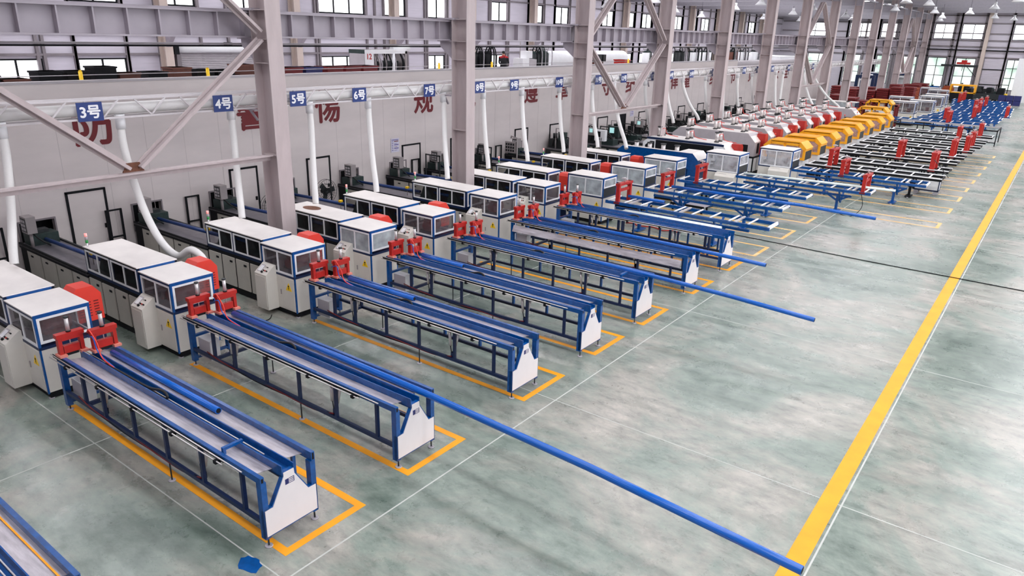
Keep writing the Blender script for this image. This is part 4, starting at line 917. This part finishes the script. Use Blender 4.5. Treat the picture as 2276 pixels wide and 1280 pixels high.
# wire fans
def fan(x, y, z, label, r=.42):
    t = thing('wire_fan', label, 'fan', (x, y, 0), 'wire guard pedestal fans')
    s = MB()
    for rr in (r, r*.62, r*.3):
        for dx in (-.06, .06): s.tube([(dx, rr*math.cos(a), z+rr*math.sin(a)) for a in [2*math.pi*k/24 for k in range(25)]], .007, BLACK, 5)
    for k in range(24):
        a = 2*math.pi*k/24; s.cyl((.07, .05*math.cos(a), z+.05*math.sin(a)), (.05, r*math.cos(a), z+r*math.sin(a)), .004, BLACK, 4)
    s.build('guard', t)
    for k in range(3):
        a = 2*math.pi*k/3; s = MB(); s.beam((0, .04*math.cos(a), z+.04*math.sin(a)), (.03, r*.85*math.cos(a+.2), z+r*.85*math.sin(a+.2)), .18, .008, DARK, (1, 0, 0)); s.build('blade', t)
    MB().cyl((-.2, 0, z), (.06, 0, z), .09, DARK, 12).build('motor', t)
    MB().cyl((-.12, 0, .04), (-.12, 0, z), .03, DARK, 8).build('pole', t)
    MB().cyl((-.12, 0, 0), (-.12, 0, .04), .24, DARK, 16).build('base', t)
fan(-20.0, 15.98, 1.05, 'round wire fan standing before the door left of the fifth bench')
fan(-19.6, 13.5, 1.0, 'round wire fan half hidden by the nearest steel column')
fan(-20.1, 24.1, 1.0, 'round wire fan half hidden by the second tall column')
# paper notices
def notice(x, y0, y1, z0, z1, label, axis='x'):
    t = thing('paper_notice', label, 'notice', (x, (y0+y1)/2, (z0+z1)/2)); w, h = (y1-y0)/2, (z1-z0)/2
    MB().box(0, .006, -w, w, -h, h, PAPER).build('sheet', t)
    s = MB(); s.box(.006, .008, -w*.8, w*.8, h*.72, h*.82, PURPLE)
    for k in range(6): zz = h*.5-k*h*.25; s.box(.006, .008, -w*.8, -w*.45, zz, zz+h*.08, PURPLE); s.box(.006, .008, -w*.25, w*(.8 if k % 2 == 0 else .5), zz, zz+h*(.12 if k % 2 == 0 else .05), PURPLE if k % 3 else DRED)
    s.build('printed_lines', t)
notice(XW+.01, 19.89, 20.34, 1.88, 2.42, 'pale purple printed notice on the partition between the fifth and sixth benches')
notice(XW+.01, 39.5, 39.95, 1.9, 2.4, 'small printed notice on the partition near the dark doorway')
# cables on the floor
def cable(label, pts, r, M=BLACK):
    tag(MB().tube(pts, r, M, 6, 6).build('floor_cable'), label, 'cable')
cable('long thin black cable lying across the open floor to the aisle', [(-8.4, 24.1, .012), (-6.4, 24.0, .012), (-4, 23.85, .012), (-1.54, 23.78, .012), (2, 23.7, .012), (8, 23.6, .012)], .014)
cable('coiled dark cable on the floor left of the third cutting machine', [(-14.9, 9.1, .012), (-14.6, 8.5, .012), (-14.0, 8.35, .012), (-13.9, 8.7, .012), (-14.4, 8.95, .012), (-14.7, 8.6, .012), (-14.1, 8.5, .03), (-13.7, 9.0, .012), (-13.9, 9.3, .012)], .01)
cable('cable hanging in a loop at the aisle end of the eleventh row table', [(-5.6, 30.1, .9), (-5.5, 30.05, .4), (-5.8, 30.0, .02), (-6.2, 30.05, .02), (-6.5, 30.3, .1)], .012)
cable('grey stay cable slanting from a red gate of the fourteenth row', [(-4.3, 37.8, 1.5), (-3.9, 37.4, 1.2), (-3.5, 36.9, .9)], .015, DARK)
# trolley by the twelfth table
t = thing('tool_trolley', 'low white trolley with blue frame at the end of the thirteenth row', 'trolley', (-4.75, 37.0, 0))
s = MB(); s.box(0, .95, 0, .5, .25, .72, WHITE); s.build('box', t)
s = MB()
for x in (-.02, .93):
    for y in (-.02, .48): s.box(x, x+.04, y, y+.04, .2, .95, NAVY)
s.box(-.02, .97, -.02, .52, .19, .24, NAVY); s.build('frame', t)
for x in (.08, .86):
    for y in (.05, .45): MB().cyl((x, y-.03, .1), (x, y+.03, .1), .1, STEEL, 14).build('wheel', t)
# ------------------------------------------------------------------ far end of the hall
t = thing('long_rack', 'long black rack frame standing behind the black ladder tables', 'rack', (-3.36, 59.2, 0))
s = MB(); s.box(-6.5, 0, 0, .06, .98, 1.06, BLACK); s.box(-6.5, 0, 2.9, 2.96, .98, 1.06, GREY)
s.box(-.06, 0, 0, 2.96, .98, 1.06, BLACK); s.box(-6.5, -6.44, 0, 2.96, .98, 1.06, BLACK); s.build('top_frame', t)
for x in (-6.5, -4.9, -3.3, -1.7, -.06):
    for y in (0, 2.9): MB().box(x, x+.06, y, y+.06, 0, .98, BLACK).build('post', t)
MB().box(-6.5, 0, .0, .06, .2, .26, BLACK).build('lower_rail', t)
FB = [(63.2, -4.5, 6.5, -2.4), (66.5, -3.9, 5.5, -3.6), (69.6, -3.9, 5.2, -2.0), (72.6, -3.55, 5.2, -.3), (75.6, -3.7, 5., -2.4), (78.6, -3.8, 5, -2.9), (81.6, -3.9, 5., -2.7), (84.6, -4.3, 5, -2.1), (88., -4.6, 5., -4.4), (91.5, -5., 5, -4.0)]
for i, (y, xe, L, g) in enumerate(FB):
    t = make_ladder('blue ladder table in the far blue block, %s one back' % ORD[i], L, 1.7, BLUE, .7, None, [(g, .75, .14)], (-1., -3.4), 1.0, '', False, 'far blue ladder tables'); t.location = (xe, y, 0)
far_lab = ['small far white cabin with black base trim, left of the far blue tables', 'far white cabin beside the nearest far red gate', 'far white cabin at the head of the third far blue table', 'far white cabin behind the lone yellow cabin', 'far white cabin at the head of the fifth far blue table', 'far white cabin deep in the row near the end wall', 'farthest white cabin below the end wall windows']
C9 = make_cutter(far_lab[0], 1.9, 1.2, 1.9, GLASSC, True, 'none', 'far white cabins'); C9.location = (-10., 68.9, 0)
for k, (x, y) in enumerate(((-9.05, 71.6), (-11.3, 75.), (-9.3, 78.6), (-9.4, 82.2), (-11.7, 94.4), (-10.4, 90.5)), 1): dup(C9, (x, y, 0), far_lab[k])
t = thing('orange_cab', 'orange cabin standing in front of the far end wall', 'cabin', (-10.2, 101., 0))
MB().box(-1.2, 1.2, 0, 1.4, .3, 1.2, BLACK).box(-1.1, 1.1, .1, 1.3, 0, .3, DARK).build('base', t)
s = MB(); s.box(-1.3, 1.3, 0, 1.4, 2.0, 2.15, YCAB); s.box(-1.3, -1.15, 0, 1.4, 1.2, 2.0, YCAB); s.box(1.15, 1.3, 0, 1.4, 1.2, 2., YCAB); s.box(-.08, .08, 0, .08, 1.2, 2., YCAB); s.box(-1.3, 1.3, 0, 1.4, 1.15, 1.3, YCAB); s.build('cab_frame', t)
for i, (x, y, L) in enumerate(((-13.9, 65.6, 2.4), (-16.6, 65.3, 2.6))):
    t = thing('display_case', 'long low white cover with glass side, %s of two beside the last grey hoods' % ('right one', 'left one')[i], 'cover', (x, y, 0), 'white glazed covers')
    MB().box(-L, 0, 0, 1.1, .1, 1.0, NAVY).box(-L+.1, -.1, .1, 1., 0, .1, BLACK).build('base', t); s = MB()
    s.box(-L, 0, 0, 1.1, 1.75, 1.8, ROOFW); s.box(-.06, 0, 0, 1.1, 1., 1.75, NAVY); s.box(-L, -L+.06, 0, 1.1, 1., 1.75, NAVY); s.build('cover_frame', t)
    MB().box(-L+.06, -.06, .02, .04, 1., 1.75, GLASSF).build('side_window', t)
random.seed(11)
RS = [(-17.6, 75., 1.3), (-16.4, 75.2, 1.2), (-15.3, 75.4, 1.1), (-18.6, 79., 1.7), (-17.3, 79.2, 1.6), (-16.1, 81.5, 1.5), (-15., 82, 1.6), (-13.9, 82.5, 1.7), (-18.9, 86., 1.5), (-17.5, 88., 1.4), (-15.0, 88, 1.7), (-13.7, 88.4, 1.6)]
for i, (x, y, h) in enumerate(RS):
    t = thing('red_stack', '%s dark red stack of steel frames from the near end, by the far columns' % ORD[i], 'stack', (x, y, 0), 'dark red frame stacks')
    h *= 1.45; n = int(h/.2)
    for k in range(n): MB().box(-.5, .5, -.9, .9, k*.2+.02, k*.2+.17, DRED).box(-.44, .44, -.84, .84, k*.2, k*.2+.02, DRED).build('steel_frame', t)
for i, (x, y, h, M) in enumerate(((-14.6, 93.5, 1.7, WOOD), (-14.9, 96.5, 1.9, WOOD), (-15.2, 99.5, 2.0, DRED), (-14.9, 103.0, 2.1, DRED))):
    t = thing('timber_stack', '%s tall stack in the slanting brown and red row' % ORD[i], 'stack', (x, y, 0), 'slanting row of stacks')
    for k in range(int(h/.25)): MB().box(-.8, .8, -1., 1., k*.25+.02, k*.25+.22, M).box(-.7, .7, -.9, .9, k*.25, k*.25+.02, M).build('plank', t)
for i, (x, y) in enumerate(((-19.0, 92.), (-17.6, 106.), (-20.2, 100.))):
    t = thing('press_machine', 'white press with navy square frame among the red stacks, %s of three' % ('left one', 'right one', 'middle one')[i], 'press', (x, y, 0), 'white presses')
    s = MB(); s.frame('y', 0, -1., 1., .3, 3., .3, NAVY, .5); s.box(-1, 1, -.3, .3, 0, .3, NAVY); s.build('press_frame', t)
    MB().frame('y', -.3, -.6, .6, .7, 2.6, .16, WHITE, .1).build('inner_frame', t)
    MB().box(-.5, .5, .3, 1.2, 0, 3.1, WHITE).build('body', t)
t = thing('engine_block', 'dark heap of machinery standing before the far sectional door', 'machinery', (-8.4, 107.5, 0))
random.seed(5); s = MB(); s.box(-1.9, 1.9, -.8, .8, .35, 1.0, DARK)
for q in range(26):
    x = random.uniform(-1.8, 1.8); z = random.uniform(.9, 1.6); w = random.uniform(.15, .4); s.box(x-w, x+w, random.uniform(-.8, -.2), .6, z-w, z+w*.8, random.choice((DARK, BLACK, GREEND)))
s.build('body', t); s = MB()
for x in (-1.6, 1.6): s.box(x-.1, x+.1, -.8, .8, 0, .35, BLACK)
s.build('skid', t)
for r in range(2):
    for q in range(3):
        t = thing('blue_crate', '%s blue crate from the left in the %s layer before the white board' % (ORD[q], ('lower', 'upper')[r]), 'crate', (-6.3+q*.75, 104., r*.55), 'blue crates')
        s = MB(); s.box(-.35, .35, -.5, .5, 0, .04, INK)
        for a in (-.35, .31): s.box(a, a+.04, -.5, .5, .04, .52, INK)
        for a in (-.5, .46): s.box(-.31, .31, a, a+.04, .04, .52, INK)
        s.build('crate', t)
t = thing('floor_cleaner', 'small yellow vehicle with black roll bar beside the white board', 'vehicle', (-6.9, 108.8, 0))
MB().box(-.7, .7, -.9, .9, .3, 1.0, SIGNY).build('body', t); MB().tube([(-.6, .7, 1.0), (-.6, .7, 2.0), (.6, .7, 2.0), (.6, .7, 1.0)], .05, BLACK, 8).build('roll_bar', t)
for x in (-.6, .6):
    for y in (-.6, .6): MB().cyl((x-.1, y, .3), (x+.1, y, .3), .3, BLACK, 14).build('wheel', t)
t = thing('jib_hoist', 'small jib beam with red hoist hung before the far windows', 'hoist', (-11.5, 110.4, 4.0))
MB().box(-2.6, 1.48, -.15, .15, -.1, .15, DARK).build('beam', t); s = MB(); s.box(-.9, .6, -.25, .25, .2, .45, RED); s.box(-.4, .2, -.2, .2, .45, .7, RED); s.build('hoist_body', t)
s = MB(); s.beam((.3, .05, -.1), (1.44, .05, -1.25), .07, .07, DARK); s.cyl((-.2, 0, -.1), (-.2, 0, -.6), .03, DARK, 6); s.build('stay', t)
for i, (x, y, M, z) in enumerate(((-15.2, 107., BLUE, 1.2), (-13.9, 107.5, BLUE, 1.3), (-16.4, 107., DRED, 1.1), (-12.4, 107.4, WOOD, 1.4), (-10.9, 109.3, BLACK, 1.6))):
    s = MB(); s.box(-.6, .6, -.5, .5, .1, z, M); s.box(-.5, .5, -.4, .4, z, z+.25, M); s.box(-.55, .55, -.45, .45, 0, .1, BLACK); s.cyl((-.3, 0, z+.25), (-.3, 0, z+.4), .12, DARK, 10)
    tag(s.build('machine_unit', None, (x, y, 0)), ['left blue machine unit below the end wall windows', 'right blue machine unit below the end wall windows', 'dark red machine unit below the end wall windows', 'orange brown machine unit below the end wall windows', 'black machine unit below the end wall windows'][i], 'machine')
# ------------------------------------------------------------------ mezzanine
random.seed(3)
tag(MB().cyl((XW-.35, -5, DECK+1.17), (XW-.35, 40, DECK+1.17), .012, GREY, 6).build('hand_cable'), 'thin pale cable strung along above the partition edge', 'cable')
bins = [(6.9, BLACK, .9), (7.55, BROWN, .75), (8.35, BLACK, .95), (9.05, BLACK, .9), (9.75, BLACK, 1.0), (10.4, BROWN, .92), (11.2, BLACK, .94), (11.95, BROWN, .9), (12.7, BLACK, .93), (13.4, BLACK, .9), (14.15, BROWN, .92), (14.9, BROWN, .95)]
for i, (y, M, h) in enumerate(bins):
    t = thing('drum_bin', '%s low %s bin from the left along the mezzanine edge' % (ORD[i], 'brown' if M is BROWN else 'black'), 'bin', (XW-.75, y, DECK), 'bins along the mezzanine edge')
    h += .24+random.uniform(.02, .2)
    s = MB(); s.prism([(-.33+.1*(k in (0, 3)), 0) for k in ()] or [(-.27, 0), (.27, 0), (.29, h), (-.29, h)], 'x', -.3, .3, M); s.build('body', t)
    MB().box(-.33, .33, -.31, .31, h-.05, h, M).build('rim', t)
for i, (y, M, lab) in enumerate(((16.1, DRED, 'dark red bin on the mezzanine just right of the nearest column'), (16.95, INK, 'blue bin on the mezzanine right of the nearest column'), (17.9, DRED, 'long dark red bin on the mezzanine, left of three'), (18.75, DRED, 'long dark red bin on the mezzanine, middle of three'), (19.6, DRED, 'long dark red bin on the mezzanine, right of three'), (39.9, RED, 'bright red box on the mezzanine below the big white tank'))):
    s = MB(); s.prism([(-.32, 0), (.32, 0), (.36, 1.22), (-.36, 1.22)], 'x', -.35, .35, M); s.box(-.38, .38, -.38, .38, 1.16, 1.22, M)
    tag(s.build('storage_bin', None, (XW-1.0, y, DECK)), lab, 'bin', 'bins along the mezzanine edge')
for i, y in enumerate((9.0, 12.65, 23.0, 26.5, 33.5, 39.3)):
    tag(MB().cyl((0, 0, 0), (0, 0, 1.27), .05, SIGNY, 10).cyl((0, 0, 1.27), (0, 0, 1.3), .035, SIGNY, 10).build('yellow_post', None, (XW-.26, y, DECK)), '%s short yellow post along the mezzanine edge from the left' % ORD[i], 'post', 'yellow posts on the mezzanine')
# mixing machine with panel 12
t = thing('mixing_machine', 'large mixing machine with panel numbered 12 standing on the mezzanine', 'mixing machine', (-23.2, 21.5, DECK))
MB().box(-.5, .5, -1.0, -.75, 0, 1.75, GREEND).box(-.45, .45, -1.02, -1.0, .1, 1.6, GREY).build('cabinet', t)
o = MB().box(.5, .52, -1.05, -.6, .95, 1.75, WHITE).build('number_plate', t)
text('12', 'lettering', RED, .3, (.525, -.82, 1.5), 'x', o, .02); o.children[0].parent = o
s = MB()
for y in (-.7, 1.2): s.box(-.5, .5, y, y+.1, 0, 1.7, GREYBOX)
s.box(.3, .5, -.7, 1.3, 1.6, 1.75, WHITE); s.box(-.5, -.3, -.7, 1.3, 1.6, 1.75, GREYBOX); s.build('frame', t)
s = MB(); s.cyl((0, -.15, .5), (0, -.15, 1.3), .38, DARK, 16); s.cyl((0, .75, .5), (0, .75, 1.3), .38, DARK, 16); s.cyl((0, -.15, 0), (0, -.15, .5), .12, DARK, 10); s.cyl((0, .75, 0), (0, .75, .5), .12, DARK, 10); s.build('mixing_bowl', t)
random.seed(9); s = MB()
for q in range(16):
    y = random.uniform(-.6, 1.2); s.tube([(.4, y, 1.6), (.45, y+random.uniform(-.2, .2), 1.2), (.35, y+.1, .7), (.3, y, .4)], .03, random.choice((BLACK, STEEL, GREYBOX)), 6, 3)
s.build('pipework', t)
MB().cyl((0, .9, 1.75), (0, 1.9, 1.8), .13, WHITE, 12).build('motor', t)
MB().cyl((.45, .55, .2), (.45, .55, 1.6), .07, WHITE, 10).build('riser_pipe', t)
# hopper clusters further along
HC = [(28.0, BLACK, BLACK), (32.9, DARK, GREEND), (45.8, WHITE, GREEND), (48.2, BROWN, DARK), (50.6, DARK, BLACK), (53.0, WHITE, DARK), (55.2, WHITE, GREEND), (60.8, BROWN, DARK), (63.2, WHITE, DARK), (66.2, WHITE, BLACK), (68.4, BROWN, GREEND)]
for i, (y, M, M2) in enumerate(HC):
    t = thing('hopper_unit', '%s cluster of upright hoppers with piping on the mezzanine, from the left' % ORD[i], 'hopper unit', (-23.0, y, DECK), 'hopper units on the mezzanine')
    random.seed(60+i)
    for k in range(3):
        yy = -.55+k*.55; s = MB(); s.cyl((0, yy, .25), (0, yy, 1.55), .24, M, 14); s.cyl((0, yy, 1.55), (0, yy, 1.68), .24, M2, 14, .1); s.cyl((0, yy, 0), (0, yy, .25), .08, DARK, 8, .2)
        s.build('hopper', t)
    s = MB()
    for q in range(8):
        yy = random.uniform(-.8, .8); s.tube([(.1, yy, 1.6), (.2, yy+.1, 1.9), (.25, yy+.3, 1.6), (.3, yy+.2, .6)], .03, random.choice((M2, BLACK, STEEL)), 6, 4)
    s.cyl((0, -.9, 1.78), (0, .9, 1.78), .05, STEEL, 8); s.build('pipework', t)
t = thing('storage_tank', 'long white horizontal tank lying on the mezzanine', 'tank', (-24.0, 39.2, DECK))
s = MB(); s.cyl((0, -4.2, 1.15), (0, 4.6, 1.15), .5, WHITE, 20); s.cyl((0, 4.6, 1.15), (0, 4.9, 1.15), .5, WHITE, 20, .25); s.build('shell', t)
for y in (-3, 0, 3): MB().box(-.4, .4, y-.12, y+.12, 0, .75, GREYBOX).build('saddle', t)
t = thing('control_cabinet', 'pale control cabinet on the mezzanine right of the worker', 'cabinet', (-22.6, 31.0, DECK))
MB().box(-.3, .3, -.45, .1, 0, 1.35, WHITE).box(-.3, .3, .1, .75, 0, 1.3, GREY).build('body', t); MB().box(-.2, .2, .0, .5, 1.35, 1.7, WHITE).build('upper_box', t)
s = MB(); s.cyl((0, -.3, 1.35), (0, -.3, 2.2), .02, GREYBOX, 6); s.cyl((0, -.3, 2.2), (0, -.3, 2.35), .04, LEDG, 8); s.build('signal_tower', t)
s = MB()
for q in range(3): s.box(-.1, .3, q*.5, q*.5+.3, 1.1, 1.5, DARK); s.cyl((.1, q*.5+.15, 0), (.1, q*.5+.15, 1.1), .1, BROWN, 8)
tag(s.build('pump_set', None, (-22.4, 37.2, DECK)), 'dark brown pump set standing before the white tank', 'pump')
s = MB(); s.box(-3, 3, -3.2, 3.2, 0, .9, WHITE); s.box(-2.9, 2.9, -3.1, 3.1, .9, 1.15, WHITE)
tag(s.build('white_housing', None, (-25.0, 73.5, DECK)), 'large white housing at the far end of the mezzanine', 'housing')
s = MB(); s.cyl((0, -10, .66), (0, 9, .66), .3, GREY, 16)
for y in (-8, 0, 7): s.box(-.25, .25, y-.1, y+.1, 0, .36, GREYBOX)
tag(s.build('grey_duct', None, (-21.6, 66.8, DECK)), 'thick grey duct lying along the lower far partition top', 'duct')
# the worker on the mezzanine
def worker(loc):
    t = thing('person', 'person in dark work clothes with red collar standing on the mezzanine, back turned', 'person', loc)
    me = bpy.data.meshes.new('body'); J = [((0, 0, .92), .15), ((0, 0, 1.15), .155), ((.0, 0, 1.36), .17), ((0, 0, 1.47), .06), ((.0, 0.01, 1.55), .07), ((0, .02, 1.63), .088), ((0, .015, 1.70), .07),
         ((0, -.19, 1.38), .065), ((.03, -.24, 1.14), .048), ((.18, -.2, 1.02), .036), ((.27, -.18, 1.03), .03), ((0, .19, 1.38), .065), ((.03, .24, 1.14), .048), ((.2, .2, 1.04), .036), ((.29, .18, 1.06), .03),
         ((0, -.1, .85), .1), ((.02, -.11, .48), .068), ((0, -.12, .1), .045), ((.12, -.12, .05), .04), ((0, .1, .85), .1), ((-.02, .11, .48), .068), ((-.03, .12, .1), .045), ((.09, .12, .05), .04)]
    E = [(0,1),(1,2),(2,3),(3,4),(4,5),(5,6),(2,7),(7,8),(8,9),(9,10),(2,11),(11,12),(12,13),(13,14),(0,15),(15,16),(16,17),(17,18),(0,19),(19,20),(20,21),(21,22)]
    me.from_pydata([j[0] for j in J], E, []); o = bpy.data.objects.new('body', me); COL.objects.link(o)
    m = o.modifiers.new('skin', 'SKIN'); m.use_smooth_shade = True
    for v, j in zip(me.skin_vertices[0].data, J): v.radius = (j[1], j[1])
    me.skin_vertices[0].data[0].use_root = True
    o.modifiers.new('sub', 'SUBSURF').levels = 2; o.modifiers['sub'].render_levels = 2
    bpy.context.view_layer.update(); dg = bpy.context.evaluated_depsgraph_get(); me2 = bpy.data.meshes.new_from_object(o.evaluated_get(dg)); bpy.data.objects.remove(o)
    me2.materials.clear()
    for M in (CLOTH, SKIN, HAIR, CLOTHR): me2.materials.append(M)
    for p in me2.polygons:
        c = p.center; p.use_smooth = True
        if c.z > 1.485 and c.x > .03: p.material_index = 1
        elif c.z > 1.56: p.material_index = 2
        elif c.z > 1.485: p.material_index = 1
        elif c.z > 1.36: p.material_index = 3
        elif c.x > .2 and c.z > .9: p.material_index = 1
    b = bpy.data.objects.new('body', me2); COL.objects.link(b); b.parent = t
    for y in (-.18, .18):     # fingers of both hands, resting on the cabinet
        s = MB()
        for q in range(4): s.tube([(.27, y-.03+q*.02, 1.04), (.33, y-.032+q*.022, 1.045), (.36, y-.034+q*.023, 1.025)], .009, SKIN, 6)
        s.tube([(.26, y+(.03 if y < 0 else -.03), 1.04), (.3, y+(.055 if y < 0 else -.055), 1.04), (.325, y+(.06 if y < 0 else -.06), 1.03)], .01, SKIN, 6)
        s.build('hand', t)
    s = MB(); s.cyl((.085, .02, 1.615), (.115, .02, 1.6), .014, SKIN, 6, .006); s.build('nose', t)
    t.rotation_euler = (0, 0, math.radians(115)); return t
worker((-22.9, 29.75, DECK))
# ------------------------------------------------------------------ hanging lamps
LPX = [(-9.9, 64.8), (-9.2, 83.3), (-4.3, 63.9), (-10.7, 60.4), (-13.5, 72), (-6.5, 74), (-12.6, 92), (-8.2, 96), (-4.4, 86), (-14, 101), (-28.2, 60.2), (-23.3, 61), (-27.2, 79.4), (-22, 72), (-30, 70), (-19.5, 56), (-26, 88), (-31, 92), (-21, 90), (-29, 50), (-24, 48), (-7, 104), (-11.5, 79), (-18.6, 66), (-19.6, 81)]
def roof_z(x): return 10.88+(x+16)/30 if x > -16 else 10.+.9*(x+35.4)/19.4
def pixel(p):
    c = co.matrix_world.inverted() @ Vector(p); return 1138+1599.36*c.x/-c.z, 640-1599.36*c.y/-c.z
LPX = sorted([q for q in LPX if pixel((*q, roof_z(q[0])-1.9))[1] > -4 and pixel((*q, roof_z(q[0])-1.9))[0] < 2280], key=lambda q: pixel((*q, roof_z(q[0])-1.6))[0])
ORD += 'twenty-fourth twenty-fifth twenty-sixth'.split(); L0 = None
for i, (x, y) in enumerate(LPX):
    lab = '%s white bell shaped lamp from the left, hanging under the roof %s' % (ORD[i], 'of the machine hall' if x > -16 else 'of the mezzanine bay')
    zr = roof_z(x)
    if L0 is None:
        L0 = thing('pendant_lamp', lab, 'lamp', (x, y, zr-1.9), 'white bell lamps')
        s = MB(); s.cyl((0, 0, 0), (0, 0, .35), .42, LAMPM, 16, .12); s.cyl((0, 0, .35), (0, 0, .55), .12, LAMPM, 12); s.build('lamp_shade', L0)
        MB().cyl((0, 0, .02), (0, 0, .2), .1, LAMPG, 10).build('bulb', L0); MB().cyl((0, 0, .55), (0, 0, 1.9), .012, BLACK, 6).build('cord', L0)
    else: dup(L0, (x, y, zr-1.9), lab)

# ------------------------------------------------------------------ small things between the rows
t = thing('white_pail', 'small white pail on the floor under the head of the sixth table', 'pail', (-13.9, 18.55, 0))
MB().cyl((0, 0, 0), (0, 0, .3), .12, WHITE, 16, .15).build('body', t); MB().tube([(0, -.15, .28), (0, -.1, .36), (0, .1, .36), (0, .15, .28)], .006, STEEL, 6, 4).build('pail_handle', t)
tag(MB().tube([(-11.9+.25*k, 22.95+.1*math.sin(k*1.9), .02+.012*(k % 2)) for k in range(9)], .022, RED, 6, 4).build('air_hose'), 'bright red hose lying on the floor between the seventh and eighth tables', 'hose')
for (x, y, lab) in ((-11.4, 23.6, 'low grey drip tray on the floor beside the eighth row cabin'), (-11.0, 26.5, 'low grey drip tray on the floor beside the ninth row cabin'), (-10.9, 29.1, 'low grey drip tray on the floor beside the tenth row cabin')):
    t = thing('drip_tray', lab, 'tray', (x, y, 0))
    s = MB(); s.box(-.7, .7, -.3, .3, .26, .29, STEEL); s.box(-.7, .7, -.31, -.3, .22, .31, BLACK); s.box(-.7, .7, .3, .31, .22, .31, BLACK); s.build('tray', t)
    for a in (-.6, .6):
        for b in (-.25, .25): MB().box(a-.03, a+.03, b-.03, b+.03, 0, .26, BLACK).build('leg', t)
